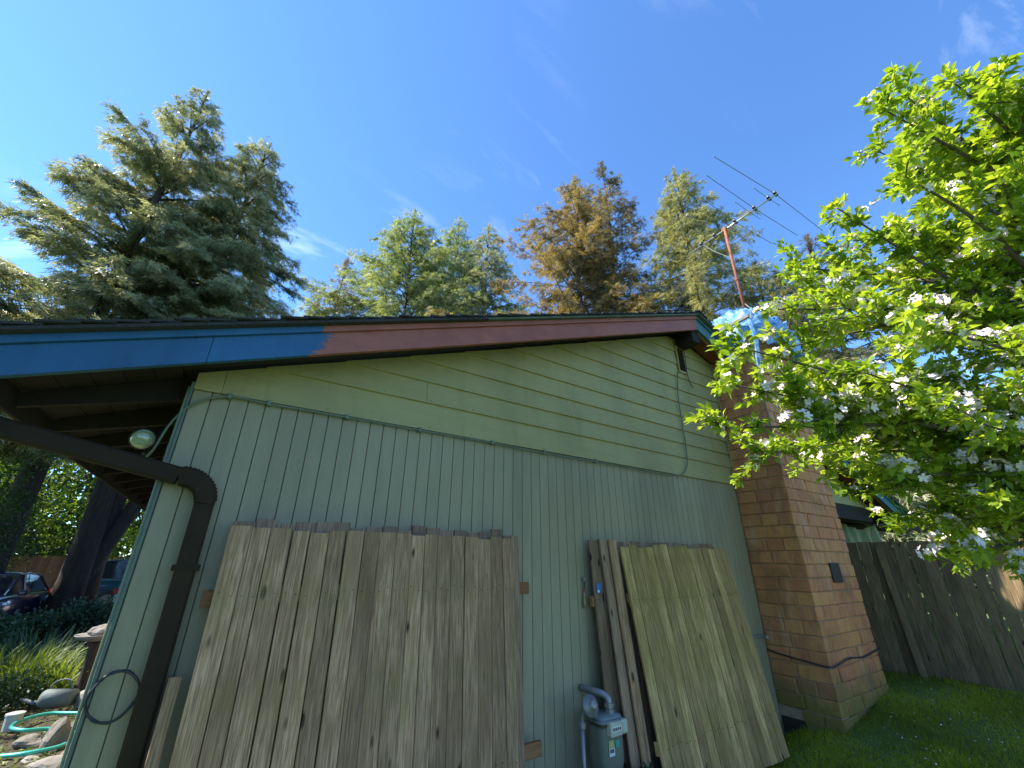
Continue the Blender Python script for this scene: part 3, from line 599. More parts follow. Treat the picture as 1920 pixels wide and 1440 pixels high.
# globe floodlight under the left eave
fl = thing('floodlight', 'round ribbed glass floodlight under the left eave', 'lamp', (-.505, .12, 2.285))
rd = Matrix.Rotation(math.radians(62), 4, 'X') @ Matrix.Rotation(0, 4, 'Z')
d_ = (Vector((0, -3.2, 1.62))-Vector((-.505, .12, 2.285))).normalized(); Q = d_.to_track_quat('Z', 'Y').to_matrix().to_4x4()
simple('lens', (.62, .62, .36), (.10, .17, .05), rough=.15, scale=5, stretch=(.5, 9, 9), coat=1)  # cream and green stripes put the glass reflections into the lens colour
MB().lathe([(.0, -.10), (.03, -.10), (.035, -.06), (.062, -.02), (.066, .0), (.064, .003)], M=Q, seg=24).build('housing', 'dark_plastic', fl, smooth=True)
MB().lathe([(.060, .0), (.058, .016), (.05, .028), (.035, .038), (.015, .043), (0.001, .044)], M=Q, seg=24).build('lens', 'lens', fl, smooth=True)
MB().tube([(.02, .05, -.08), (.03, .12, -.02), (.05, .2, .12)], .012, 8).build('arm', 'dark_plastic', fl)

# ------------------------------------------------------------------ antenna
an = thing('tv_antenna', 'roof television antenna of thin rods on a rusty mast', 'antenna', (6.52, -.45, 5.1))
MB().tube([(0, 0, 0), (-.02, 0, 1.1), (-.022, 0, 2.17)], .024, 10).build('mast', 'rust', an, smooth=True)
MB().tube([(-.02, 0, 1.0), (-.02, .01, 1.06)], .032, 10).build('collar', 'rust', an)
bz = 2.16
MB().tube([(.07, .78, bz), (-.04, -.94, bz)], .013, 8).build('boom', 'aluminium', an, smooth=True)
MB().box(-.04, .02, -.03, .05, bz-.06, bz+.02, bev=.004).build('bracket', 'rust', an)
MB().tube([(-.02, .02, 1.5), (.01, .25, 1.8), (.03, .48, bz-.01)], .007, 6).build('boom_brace', 'cable_grey', an)
def el(y, xl, xr, dyl, dyr, r=.0055, clamp=True):
    xb = -.035 + (y+.94)/1.72*.11
    p = MB().tube([(xl, y+dyl, bz+.018), (xb, y, bz+.018), (xr, y+dyr, bz+.018)], r, 6).build('element', 'cable_grey', an)
    if clamp: MB().box(xb-.06, xb+.06, y-.022, y+.022, bz+.008, bz+.045, bev=.004).build('insulator', 'dark_plastic', p)
el(-.91, -1.54, 1.56, .17, -.07); el(-.55, -1.33, 1.30, .07, -.11); el(-.19, -1.01, 1.11, .02, -.09)
el(-.80, -.47, .28, .03, -.03, .0045); el(-.46, -.44, .31, .02, -.02, .0045, False); el(-.08, -.40, .94, .0, .06, .0045, False)
el(.22, -.75, .75, .02, -.03, .0045); el(.50, -.5, .55, .02, -.03, .0045)
el(.72, -.3, .35, .02, -.02, .004, False)

# ------------------------------------------------------------------ leaning fence panels
def fence_panel(name, label, group, x0, x1, ztop, ytop, zbot, ybot, n, mat, thick=.02, topjag=.012, railmat='rail_cedar', rails=((.28, -.04, .05), (1.42, -.03, .1)), wj=.01, gaps=None, skip=(), rot=0.0):
    L = math.hypot(ztop-zbot, ytop-ybot); th = math.atan2(ybot-ytop, ztop-zbot)
    r = thing(name, label, 'fence panel', (x0, ybot, zbot), group=group, rot=(th*1.0, 0, rot))
    r.rotation_euler = (math.atan2(-(ytop-ybot), ztop-zbot), 0, rot)
    W = x1-x0; ws = [1+random.uniform(-wj, wj)*8 for _ in range(n)]; s_ = sum(ws); xx = 0
    for i in range(n):
        wv = W*ws[i]/s_
        if i not in skip:
            gp = (gaps or {}).get(i, .0015)
            zt = L + random.uniform(-topjag, topjag*.3); yo = random.uniform(-.003, .003)
            mb = MB().box(-wv/2+gp, wv/2-gp, -thick/2, thick/2, 0, zt, bev=.003)
            o = mb.build('board', mat, r, loc=(xx+wv/2, yo, random.uniform(-.01, .01)), rot=(0, random.uniform(-.002, .002), 0))
        xx += wv
    nb = MB()
    for zr, a_, b_ in rails:
        for i in range(n):
            for q in (.25, .75):
                xc = W*(i+q)/n; zc = zr+random.uniform(-.02, .02)
                nb.tube([(xc, -thick/2-.0055, zc), (xc, -thick/2, zc)], .0032, 6)
    if nb.v: nb.build('nails', 'black_metal', r)['kind'] = 'stuff'
    for zr, a_, b_ in rails:
        MB().box(a_, W+b_, -.019, .019, -.045, .045, bev=.004).build('rail', railmat, r, loc=(0, thick/2+.021, zr))
    return r
fence_panel('fence_panel', 'large grey board fence panel leaning in front at left', 'fence panels leaning on the wall', .055, 2.045, 1.785, -.165, -.03, -.30, 18, 'board_grey', gaps={0: .003, 1: .004, 3: .006, 5: .006}, rails=((.40, .02, .0), (1.46, .02, -.02)), railmat='board_grey', rot=.006)
fence_panel('fence_panel', 'second grey fence panel behind the large left one with orange rail ends', 'fence panels leaning on the wall', .07, 1.985, 1.845, -.085, -.03, -.20, 17, 'board_brown', rails=((.39, -.06, .33), (1.44, -.06, .27)), topjag=.03)
fence_panel('fence_panel', 'narrow grey fence board panel edge behind the left stack at its right', 'fence panels leaning on the wall', 1.97, 2.13, 1.80, -.12, -.03, -.22, 2, 'board_brown', rails=())
fence_panel('fence_panel', 'yellow green algae stained fence panel leaning in front at right', 'fence panels leaning on the wall', 3.28, 5.03, 1.775, -.185, -.10, -.47, 15, 'board_algae', topjag=.03, rails=((.35, .0, .0), (1.40, .02, -.03)), railmat='board_algae', gaps={4: .003, 9: .003}, rot=-.015)
fence_panel('fence_panel', 'rearmost weathered fence panel of the right stack, against the wall', 'fence panels leaning on the wall', 2.985, 5.00, 1.805, -.075, -.10, -.20, 17, 'board_brown', rails=((1.38, -.02, -.1), (.38, 0, 0)), topjag=.01)
# loose boards between the right panels
for (xa, yt, lab) in ((3.12, -.105, 'single brown board leaning between the right panels, nearer the gas meter'), (3.21, -.14, 'pale single board leaning beside the yellow green panel')):
    th = math.atan2(.20, 1.87)
    o = MB().box(-.05, .05, -.011, .011, 0, 1.88, bev=.003).build('loose_board', 'board_grey' if xa > 3.15 else 'board_brown', rot=(-th*-1*-1, 0, 0)); o.location = (xa+.02, yt-.20, -.06); o.rotation_euler = (-math.atan2(.20, 1.87), 0, .0)
    tag(o, lab, 'board', 'loose boards in the right stack')
o = MB().box(-.035, .035, -.02, .02, -.04, .04, bev=.004).build('rail_offcut', 'rail_cedar', loc=(3.335, -.215, 1.30)); tag(o, 'short reddish wood block at the left edge of the yellow green panel', 'wood block')
t = thing('blue_tag', 'small blue tag on the left edge of the right board stack', 'tag', (3.035, -.12, 1.39))
MB().box(-.035, .02, -.006, 0, -.045, .035, bev=.001).build('tag_card', 'blue_tag', t); MB().box(-.026, -.004, -.0085, -.0065, -.04, -.02).build('tag_mark', 'label_white', t)
# thin handled brush hung on the wall
t = thing('hand_brush', 'thin brush with red band and wooden handle hung on the green wall', 'brush', (2.93, -.028, 1.22))
MB().tube([(0, 0, 0), (0, 0, .05), (.002, 0, .10), (.004, 0, .13)], [.013, .014, .011, .008], 8).build('handle', 'varnished_wood', t, smooth=True)
MB().tube([(.004, 0, .13), (.006, 0, .155)], .009, 8).build('band', 'red_plastic', t)
MB().tube([(.006, 0, .155), (.010, 0, .22)], .006, 8).build('shaft', 'black_metal', t)
MB().box(-.008, .026, -.012, .012, .22, .255, bev=.004).build('head', 'stone_white', t)
o = MB().box(-.028, .028, -.014, .014, 0, 1.15, bev=.004).build('stake', 'board_grey', loc=(-.01, -.32, -.08), rot=(-.17, 0, 0)); tag(o, 'short grey wooden stake leaning between downspout and left panel', 'stake')

# ------------------------------------------------------------------ gas meter
gm = thing('gas_meter', 'grey green gas meter with pipes on the wall between the board stacks', 'gas meter', (2.86, -.26, -.05))
def rounded(w_, d_, z0_, z1_, r, taper=0):
    mb = MB(); lv = [(z0_, .72), (z0_+.03, .92), (z0_+.07, 1), (z1_-.05, 1), (z1_-.015, .97), (z1_, .90)]
    seg = 28
    for z, s_ in lv:
        for j in range(seg):
            a_ = 2*PI*j/seg; k = (abs(math.cos(a_))**5+abs(math.sin(a_))**5)**-.2
            mb.v.append((w_/2*s_*k*math.cos(a_), d_/2*s_*k*math.sin(a_), z))
    for i in range(len(lv)-1):
        for j in range(seg): a_, b_ = i*seg+j, i*seg+(j+1) % seg; mb.f.append((a_, b_, b_+seg, a_+seg))
    mb.f += [tuple(range(seg-1, -1, -1)), tuple((len(lv)-1)*seg+j for j in range(seg))]
    return mb
MB()
rounded(.235, .19, .20, .50, .03).build('meter_body', 'meter_grey', gm, smooth=True)
rounded(.245, .20, .475, .555, .03).build('meter_cap', 'meter_cap', gm, smooth=True)
ix = MB().box(-.07, .055, -.135, -.085, .445, .535, bev=.006).build('index_box', 'cream_plastic', gm)
MB().box(-.055, .04, -.1375, -.1355, .478, .512).build('index_window', 'label_white', ix)
for k in range(4): MB().box(-.048+k*.022, -.034+k*.022, -.1392, -.1376, .485, .503).build('digit', 'ink', ix)
MB().box(.065, .135, -.12, -.06, .44, .53, bev=.012).build('transmitter', 'cream_plastic', gm)
lb = MB().box(-.068, -.012, -.1008, -.098, .375, .420).build('sticker', 'label_yellow', gm)
lb2 = MB().box(-.066, -.010, -.1008, -.098, .325, .373).build('sticker', 'label_white', gm)
for k in range(9): MB().box(-.060+k*.005, -.0575+k*.005, -.1022, -.1010, .345, .368).build('bar', 'ink', lb2)
MB().box(.0, .045, -.1008, -.098, .37, .415).build('sticker', 'label_teal', gm)
MB().tube([(-.19, .05, -.1), (-.19, .05, .50)], .018, 10).build('riser_pipe', 'galvanised', gm, smooth=True)
MB().lathe([(0, -.02), (.028, -.02), (.028, .02), (0, .02)], (-.19, .05, .50), 10).build('shutoff_valve', 'galvanised', gm)
rg = MB().lathe([(0, -.06), (.035, -.055), (.045, -.02), (.075, -.010), (.075, .010), (.045, .02), (.035, .05), (.028, .06), (0, .065)], (-.155, -.01, .63), 20, M=Matrix.Rotation(math.radians(70), 4, 'X')).build('regulator', 'galvanised', gm, smooth=True)
MB().tube(spline([(-.19, .05, .50), (-.19, .04, .56), (-.17, .0, .60), (-.13, -.01, .59), (-.10, -.01, .55), (-.085, -.01, .51)], 5), .016, 10).build('inlet_pipe', 'galvanised', gm, smooth=True)
MB().tube(spline([(.06, 0, .52), (.06, .0, .62), (.055, .02, .655), (.03, .06, .675), (.0, .12, .68), (-.01, .24, .68)], 6), .027, 12).build('outlet_pipe', 'galvanised', gm, smooth=True)
for p in ((.06, 0, .565), (.06, 0, .605)): MB().lathe([(0, -.014), (.040, -.014), (.040, .014), (0, .014)], p, 8).build('union_nut', 'galvanised', gm)

# ------------------------------------------------------------------ foliage tools (numpy)
def unit(v): return v/np.maximum(1e-9, np.linalg.norm(v, axis=-1, keepdims=True))
def sprays(P, D, Nn, length, width, fold=.25):
    """one folded kite-shaped leaf per row: P base, D direction, Nn rough normal. 4 verts, 2 tris -> returns V, F(3)"""
    D = unit(D); X = unit(np.cross(D, Nn)); Nn = np.cross(X, D)
    length = length[:, None]; width = width[:, None]
    a_ = P; b_ = P + D*length*.45 + X*width*.5 + Nn*width*fold*.5; c_ = P + D*length - Nn*length*.08; d_ = P + D*length*.45 - X*width*.5 + Nn*width*fold*.5
    V = np.stack([a_, b_, c_, d_], 1).reshape(-1, 3); k = len(P)*4
    i = np.arange(0, k, 4)
    F = np.concatenate([np.stack([i, i+1, i+2], 1), np.stack([i, i+2, i+3], 1)]); return V, F
def fingers(P, D, Nn, length, width):
    """feathery spray: three slender tapering fingers spread from one point, 7 verts, 3 tris"""
    D = unit(D); X = unit(np.cross(D, Nn)); Nn = np.cross(X, D); n = len(P); L = length[:, None]; W = width[:, None]
    out = []
    for k, (a_, l_) in enumerate(((-.62, .75), (.05, 1.0), (.66, .7))):
        d = D*math.cos(a_)+X*math.sin(a_)+Nn*rng.uniform(-.25, .25, (n, 1)); x_ = X*math.cos(a_)-D*math.sin(a_)
        b = P + D*L*(.08+.16*k % .3)
        out += [b - x_*W*.30 + Nn*W*.1, b + x_*W*.30 + d*L*l_*.25, b + d*L*l_ - Nn*L*.06]
    V = np.stack(out, 1).reshape(-1, 3); return V, np.arange(len(V)).reshape(-1, 3)
def rnd(n, k=3): return rng.normal(size=(n, k))

def conifer(name, label, cat_loc, H, R, mat, group='conifers beyond the house', z0=1.5, nl=110, twl=.9, spray=(.30, .10), dens=1.0, droop=.5, up=.2, prof=1.0, lean=(0, 0), irregular=.25, trunk_r=.3, bark='bark', seedv=0, limb_extra=(), hang=.6, zmin=None, fork=None):
    global rng
    rng = np.random.default_rng(100+seedv); rd = random.Random(seedv)
    bx, by = cat_loc; base = gz(bx, by)
    t = thing(name, label, 'tree', (bx, by, base), group=group)
    def axis(z): 
        f = z/H; return np.array([lean[0]*f*f + .12*math.sin(z*.35+seedv)*min(1, f*3), lean[1]*f*f, z])
    n = 14; pts = [axis(H*i/(n-1)) for i in range(n)]
    MB().tube([tuple(p) for p in pts], [max(.015, trunk_r*(1-i/(n-1))**.85*(1.25 if i == 0 else 1)) for i in range(n)], 10).build('trunk', bark, t, smooth=True)
    lm = MB(); PP = []; DD = []; NN = []; LL = []; WW = []
    limbs = []
    for i in range(nl):
        f = (i+rd.random())/nl; z = z0 + (H-z0)*(f**.92)*.975
        rel = 1-(z-z0)/(H-z0)
        L = (R*rel**prof*.97+.18)*(1+rd.uniform(-irregular, irregular)); limbs.append((z, rd.uniform(0, 2*PI) if irregular > .4 else i*2.399+rd.uniform(-.5, .5), L, up + rd.uniform(-.12, .12) + (1-rel)*.25, droop*rd.uniform(.7, 1.3)))
    limbs += list(limb_extra)
    for (z, az, L, up_, dr) in limbs:
        p0 = axis(z); dh = np.array([math.cos(az), math.sin(az), 0]); m_ = 7; P = []
        for k in range(m_):
            s = k/(m_-1); P.append(p0 + dh*L*s*math.cos(up_*.8) + np.array([0, 0, L*(s*math.sin(up_) - dr*s*s*.75 + .22*dr*s**3)]))
        lr = trunk_r*.16*min(1, L/2.5)
        lm.tube([tuple(p) for p in P], [max(.006, lr*(1-k/(m_-1))+.006) for k in range(m_)], 4, cap=False)
        P = np.array(P); side = np.cross(dh, [0, 0, 1])
        # twigs
        nt_ = max(4, int(L*9*dens)); s = rng.uniform(.12, 1.0, nt_)**.8
        idx = np.minimum((s*(m_-1)).astype(int), m_-2); fr = (s*(m_-1)-idx)[:, None]
        Q = P[idx]*(1-fr)+P[idx+1]*fr
        sg = rng.choice([-1, 1], nt_)[:, None]; tl = twl*(1-.65*s)*(.5+rng.random(nt_)*.8)*min(1, L/2.2)+.08
        Dt = unit(dh*.75 + side*sg*rng.uniform(.3, 1.1, (nt_, 1)) + np.array([0, 0, 1])*rng.uniform(-.35, .25, (nt_, 1)))
        ns = np.maximum(3, (tl*20*dens).astype(int)); tot = ns.sum(); ti = np.repeat(np.arange(nt_), ns)
        u = rng.random(tot); tlr = tl[ti]
        Ps = Q[ti] + Dt[ti]*(u*tlr)[:, None] + np.array([0, 0, -1])*(hang*.35*(u**2)*tlr)[:, None] + rnd(tot)*.035
        sgn = rng.choice([-1, 1], tot)[:, None]; tside = unit(np.cross(Dt[ti], [0, 0, 1]))
        Ds = unit(Dt[ti]*.8 + tside*sgn*rng.uniform(.2, .9, (tot, 1)) + np.array([0, 0, -1])*rng.uniform(0, hang*1.4, (tot, 1)) + rnd(tot)*.18)
        PP.append(Ps); DD.append(Ds); NN.append(unit(np.array([0, 0, 1.])+rnd(tot)*.55)); sc_ = rng.uniform(.6, 1.25, tot)
        LL.append(spray[0]*sc_); WW.append(spray[1]*sc_)
    # leader
    k = 160; zz = H - rng.random(k)*2.2; PP.append(np.array([axis(q) for q in zz])); DD.append(unit(rnd(k)*[1, 1, .3]+[0, 0, .6])); NN.append(rnd(k)); LL.append(np.full(k, spray[0]*.9)); WW.append(np.full(k, spray[1]*.8))
    lm.build('branches', bark, t)['kind'] = 'stuff'
    V, F = fingers(np.concatenate(PP), np.concatenate(DD), np.concatenate(NN), np.concatenate(LL), np.concatenate(WW))
    npmesh('crown', V, F, mat, t)
    return t

# T1: the big irregular cedar at left
ex = []
for (z, az, L, u_) in ((16.4, 3.25, 2.9, .95), (14.0, 3.1, 2.7, .85), (12.6, 3.5, 2.9, .8), (11.8, 3.1, 3.7, .75), (10.6, 3.4, 3.6, .65), (9.4, 3.1, 3.9, .6), (8.2, 3.3, 3.8, .5), (7.2, 3.0, 3.9, .4), (17.2, .2, 2.0, .8), (15.0, .1, 2.6, .7), (13, 2.6, 3.0, .7)): ex.append((z, az, L, u_, .25))
conifer('cedar_tree', 'tallest ragged dark cedar rising behind the left roof', (-5.01, 15.13), 21.9, 3.9, 'cedar_leaf', z0=4.2, nl=170, spray=(.20, .055), prof=.88, irregular=.45, trunk_r=.36, seedv=1, limb_extra=ex, dens=1.5, twl=1.0, up=.35, droop=.45)
conifer('cedar_tree', 'cedar with a thick dark trunk between the two big left cedars', (-3.35, 15.9), 15.5, 3.6, 'cedar_leaf', nl=80, spray=(.20, .058), prof=.6, irregular=.35, trunk_r=.38, seedv=2, z0=7.0, dens=1.5, twl=1.0, droop=.6)
conifer('cedar_tree', 'dense columnar cedar with drooping sprays at the right of the left group', (-3.1, 16.5), 22.1, 5.0, 'cedar_leaf', lean=(1.0, .2), nl=170, spray=(.21, .052), prof=.8, irregular=.22, trunk_r=.33, seedv=3, z0=7.0, dens=1.35, droop=.8, hang=1.0, up=.15, twl=1.0)
conifer('cedar_tree', 'low broad cedar at the far left edge above the roof', (-7.6, 12.6), 9.3, 3.8, 'cedar_leaf', nl=80, spray=(.22, .06), prof=.6, irregular=.4, trunk_r=.3, seedv=4, z0=5.6, twl=1.0, dens=1.3)
G = 'conifers beyond the house'
conifer('spruce_tree', 'small thin brownish spruce just right of the large cedars', (4.17, 30.54), 27.0, 5.6, 'spruce_leaf', nl=90, spray=(.42, .09), dens=.6, prof=.9, seedv=5, z0=9, twl=1.0)
conifer('fir_tree', 'broad green pointed conifer left of the middle pair', (9.69, 29.39), 34.4, 12.5, 'fir_leaf', nl=170, spray=(.34, .085), dens=.72, prof=.95, seedv=6, z0=11, twl=1.4, hang=.8)
conifer('fir_tree', 'slimmer green conifer left of its twin near the picture centre', (15.02, 30.62), 37.6, 9.4, 'fir_leaf', nl=150, spray=(.34, .085), dens=.72, prof=.95, seedv=7, z0=13, twl=1.3, hang=.8)
conifer('fir_tree', 'darker narrow conifer, right one of the middle pair', (17.07, 27.35), 35.0, 8.0, 'cedar_leaf', nl=150, spray=(.33, .085), dens=.72, prof=.9, seedv=8, z0=12, twl=1.2, hang=.9)
conifer('spruce_tree', 'wide brown tipped spruce beyond the roof ridge', (21.17, 18.05), 35.9, 12.0, 'spruce_leaf', nl=190, spray=(.32, .08), dens=.78, prof=1.05, irregular=.5, seedv=9, z0=10, twl=1.3, up=.35)
conifer('spruce_tree', 'tall dark topped spruce joined to the wide brown spruce at its right', (23.88, 16.57), 38.2, 6.6, 'dark_spruce_leaf', nl=140, spray=(.32, .08), dens=.74, prof=.9, irregular=.55, seedv=10, z0=11, twl=1.1, up=.3)
conifer('spruce_tree', 'olive conifer directly behind the television antenna', (25.6, 10.42), 32.3, 10.0, 'olive_leaf', nl=180, spray=(.29, .07), dens=.85, prof=.95, irregular=.35, seedv=11, z0=8, twl=1.2, hang=1.0)
conifer('spruce_tree', 'short olive conifer just right of the antenna mast', (28.3, 7.4), 21.6, 5.4, 'olive_leaf', nl=90, spray=(.36, .085), dens=.65, prof=.7, seedv=12, z0=8, twl=1.0)
conifer('spruce_tree', 'dark brown spruce top showing above the apple tree leaves', (31.03, 4.63), 23.4, 4.6, 'dark_spruce_leaf', nl=100, spray=(.36, .085), dens=.65, prof=.8, irregular=.4, seedv=13, z0=5, twl=1.0)
conifer('spruce_tree', 'green conifer half hidden by the left edge of the apple tree', (26.56, 5.66), 18.9, 4.4, 'olive_leaf', nl=100, spray=(.34, .08), dens=.65, prof=.7, seedv=14, z0=3, twl=1.0)
conifer('spruce_tree', 'low dark conifer behind the apple tree and fence', (24.5, 1.2), 9.5, 3.6, 'cedar_leaf', nl=90, spray=(.35, .13), dens=.8, prof=.6, seedv=15, z0=.8, twl=1.1)
conifer('spruce_tree', 'dark conifer behind the fence near the right edge', (26.5, -3.2), 11.5, 3.8, 'cedar_leaf', nl=90, spray=(.35, .13), dens=.8, prof=.6, seedv=16, z0=.8, twl=1.1)
conifer('spruce_tree', 'dark bushy conifer right behind the patio cover', (18.5, 3.0), 7.0, 3.2, 'cedar_leaf', nl=80, spray=(.3, .11), dens=.9, prof=.5, seedv=17, z0=.5, twl=1.0)

def leafcloud(name, label, cat, loc, blobs, nleaf, size, mat, group=None, trunk=True, tr=.1, kind=None, flat=.5, H=None, shellw=.35):
    """broadleaf plant: stems and leaves clustered on twigs inside several lumps"""
    t = thing(name, label, cat, loc, group=group)
    if trunk:
        mb = MB(); mb.tube([(0, 0, -.1), (.02, .02, (H or 1)*.5), (0, .05, (H or 1)*.85)], [tr, tr*.7, tr*.3], 8)
        for b in blobs: mb.tube([(0, 0, (H or 1)*.25), (b[0]*.5, b[1]*.5, b[2]*.7), (b[0], b[1], b[2])], [tr*.45, tr*.3, tr*.08], 5)
        mb.build('trunk' if (H or 1) > 2.5 else 'stems', 'bark', t)
    P = []
    vol = np.array([b[3]**2 for b in blobs]); vol = vol/vol.sum()
    for b, v in zip(blobs, vol):
        k = int(nleaf*v/14)+1; d = unit(rnd(k)); r = b[3]*rng.uniform(1-shellw*1.6, 1.05, k)[:, None]*np.array([1, 1, b[4] if len(b) > 4 else .8])
        c = np.array(b[:3])+d*r; cl_ = np.repeat(c, 14, 0)+rnd(k*14)*size*1.5; P.append(cl_)
    P = np.concatenate(P); n = len(P)
    D = unit(rnd(n)+np.array([0, 0, -.2])); Nn = unit(np.array([0, 0, 1.])*flat*2+rnd(n)*.6); sc_ = rng.uniform(.6, 1.3, n)
    V, F = sprays(P, D, Nn, size*sc_, size*.6*sc_); npmesh('foliage', V, F, mat, t)
    return t
rng = np.random.default_rng(77)
GB = 'woodland trees behind the drive'
def rb(n, w_, h0, h1, r0, r1, d_=None):
    return [(random.uniform(-w_, w_), random.uniform(-(d_ or w_), d_ or w_), random.uniform(h0, h1), random.uniform(r0, r1)) for _ in range(n)]
leafcloud('leafy_tree', 'sunlit yellow green tree seen between the dark trunks', 'tree', (-9.5, 29, -.3), rb(16, 3, 1.5, 9, 1.2, 2.0), 9000, .20, 'bright_leaf', GB, tr=.18, H=9)
leafcloud('leafy_tree', 'dark leafy tree filling the far left under the eave', 'tree', (-12.5, 24, -.3), rb(18, 3.4, 1.5, 9, 1.2, 2.1), 10000, .20, 'wood_leaf', GB, tr=.2, H=9)
leafcloud('leafy_tree', 'dark leafy tree behind the teal estate car', 'tree', (-5.5, 30, -.3), rb(16, 3.0, 1.5, 10, 1.2, 2.0), 9000, .20, 'wood_leaf', GB, tr=.2, H=9)
leafcloud('leafy_tree', 'bright leafy sapling beside the big dark trunks', 'tree', (-8.8, 21.5, -.3), rb(9, 1.7, 2.0, 6.5, .6, 1.1), 3500, .14, 'bright_leaf', GB, tr=.09, H=6)
leafcloud('leafy_tree', 'dark undergrowth tree left of the thick trunk', 'tree', (-7.4, 19.0, -.3), rb(14, 2.2, 1.8, 7.5, .7, 1.3), 7000, .14, 'wood_leaf', GB, tr=.12, H=7)
leafcloud('leafy_tree', 'yellow green leafy tree glimpsed past the house corner', 'tree', (-2.6, 27, -.3), rb(12, 2.0, 1.5, 9, 1.0, 1.6), 6000, .17, 'bright_leaf', GB, tr=.12, H=8)
leafcloud('leafy_tree', 'dark low leafed young tree in front of the leftmost trunk', 'tree', (-5.6, 12.4, -.2), rb(12, 1.3, 1.9, 4.2, .45, .8), 6500, .085, 'wood_leaf', tr=.06, H=3.5)
leafcloud('purple_shrub', 'purple leaved maple at the left picture edge', 'tree', (-6.0, 13.6, -.25), rb(10, 1.0, 1.2, 2.6, .35, .6), 5000, .07, 'purple_leaf', tr=.06, H=2.4)
def wood_mass(name, x0, x1, y0, y1, h, n, mat, size):
    P = np.stack([rng.uniform(x0, x1, n), rng.uniform(y0, y1, n), h*rng.random(n)**.8], 1)
    P[:, 2] *= .6+.4*np.sin(P[:, 0]*.9)*np.cos(P[:, 1]*.7)
    V, F = sprays(P, unit(rnd(n)), unit(rnd(n)+[0, 0, .8]), rng.uniform(.5, 1.2, n)*size, rng.uniform(.5, 1.1, n)*size*.7)
    o = npmesh(name, V, F, mat); tag(o, 'far mass of dark woodland closing off the view', 'woodland', kind='stuff'); return o
wood_mass('far_woodland', -34, 2, 34, 40, 14, 14000, 'wood_leaf', .75)
wood_mass('far_woodland', 28, 44, -26, 22, 9, 20000, 'wood_leaf', .8)['label'] = 'far mass of dark trees beyond the right fence'

leafcloud('leafy_tree', 'unseen broad leafy tree added beyond the left edge to shade the garden', 'tree', (-9.5, 9.4, -.2), rb(14, 2.4, 3, 8.5, 1.0, 1.6), 6000, .18, 'wood_leaf', GB, tr=.2, H=8)  # out of view, added to throw dappled shade on the garden
conifer('cedar_tree', 'unseen dark cedar added left of the camera to shade the house corner', (-6.0, -3.9), 12, 3.0, 'cedar_leaf', nl=110, spray=(.36, .16), prof=.3, seedv=30, z0=.6, twl=1.1, dens=.9)  # added out of frame to block light from the left end of the wall
# extra leaning trunks among the left trees
o = MB().tube([(-3.4, 16.3, -.3), (-3.15, 16.3, 1.2), (-2.45, 16.4, 3.6), (-1.7, 16.5, 8)], [.32, .26, .22, .17], 10).build('tree_trunk', 'bark', smooth=True); tag(o, 'dark tree stem leaning right from the base of the thickest trunk', 'tree trunk')
simple('red_bark', (.12, .055, .04), (.07, .035, .03), rough=.95, scale=4, stretch=(5, 5, .7), bump=1)
o = MB().tube([(-1.9, 16.3, -.3), (-1.85, 16.3, 3), (-1.7, 16.4, 8)], [.22, .18, .13], 10).build('tree_trunk', 'red_bark', smooth=True); tag(o, 'reddish tree trunk beside the house corner', 'tree trunk')

# ------------------------------------------------------------------ right fence
def plank_fence(name, label, A, B, H, mat, pitch=.137, gapf=None, thick=.018, top=.0, railz=(.35, 1.35), jag=.006, posts=2.4, side=1):
    A, B = Vector(A), Vector(B); d = (B-A); L = d.length; d.normalize(); ang = math.atan2(d.y, d.x)
    t = thing(name, label, 'fence', (A.x, A.y, 0), ang)
    n = int(L/pitch)
    for i in range(n):
        x0 = i*pitch; p = A+d*(x0+pitch/2); g0 = gz(p.x, p.y)-.02
        gp = (gapf(i) if gapf else .002)
        zt = H + random.uniform(-jag, jag)
        MB().box(-pitch/2+gp, pitch/2-gp*.4, -thick/2, thick/2, 0, zt-g0, bev=.002).build('plank', mat, t, loc=(x0+pitch/2, random.uniform(-.004, .004), g0), rot=(random.uniform(-.006, .006), random.uniform(-.006, .006), 0))
    gm_ = gz(A.x+d.x*L/2, A.y+d.y*L/2)
    for zr in railz: MB().box(0, L, -.02, .02, -.045, .045, bev=.003).build('rail', mat, t, loc=(0, side*.035, gm_+zr))
    k = int(L/posts)+1
    for i in range(k): MB().box(-.045, .045, -.045, .045, 0, H+.02, bev=.004).build('post', mat, t, loc=(min(i*posts, L-.05), side*.10, 0))
    return t
def gapf(i):
    return {5: .006, 7: .011, 10: .005, 12: .010, 14: .005, 16: .012, 17: .004, 19: .012, 22: .008}.get(i, .0018 if i % 3 else .005)
plank_fence('plank_fence', 'dark weathered vertical plank fence running from the chimney across the lawn', (7.90, .55), (8.55, -5.2), 1.90, 'fence_dark', gapf=gapf, side=1)
o = MB().box(-.04, .04, -.012, .012, 0, 1.68, bev=.003).build('loose_plank', 'fence_dark', loc=(8.0, -.86, .16), rot=(.0, 0, math.radians(96))); o.rotation_euler = (math.radians(0), math.radians(2), math.radians(96)); tag(o, 'pale grey plank leaning on the dark fence', 'board')
plank_fence('plank_fence', 'brown plank fence behind the parked cars', (-22, 25.2), (4, 25.6), 1.62, 'fence_far', pitch=.16, posts=2.6)

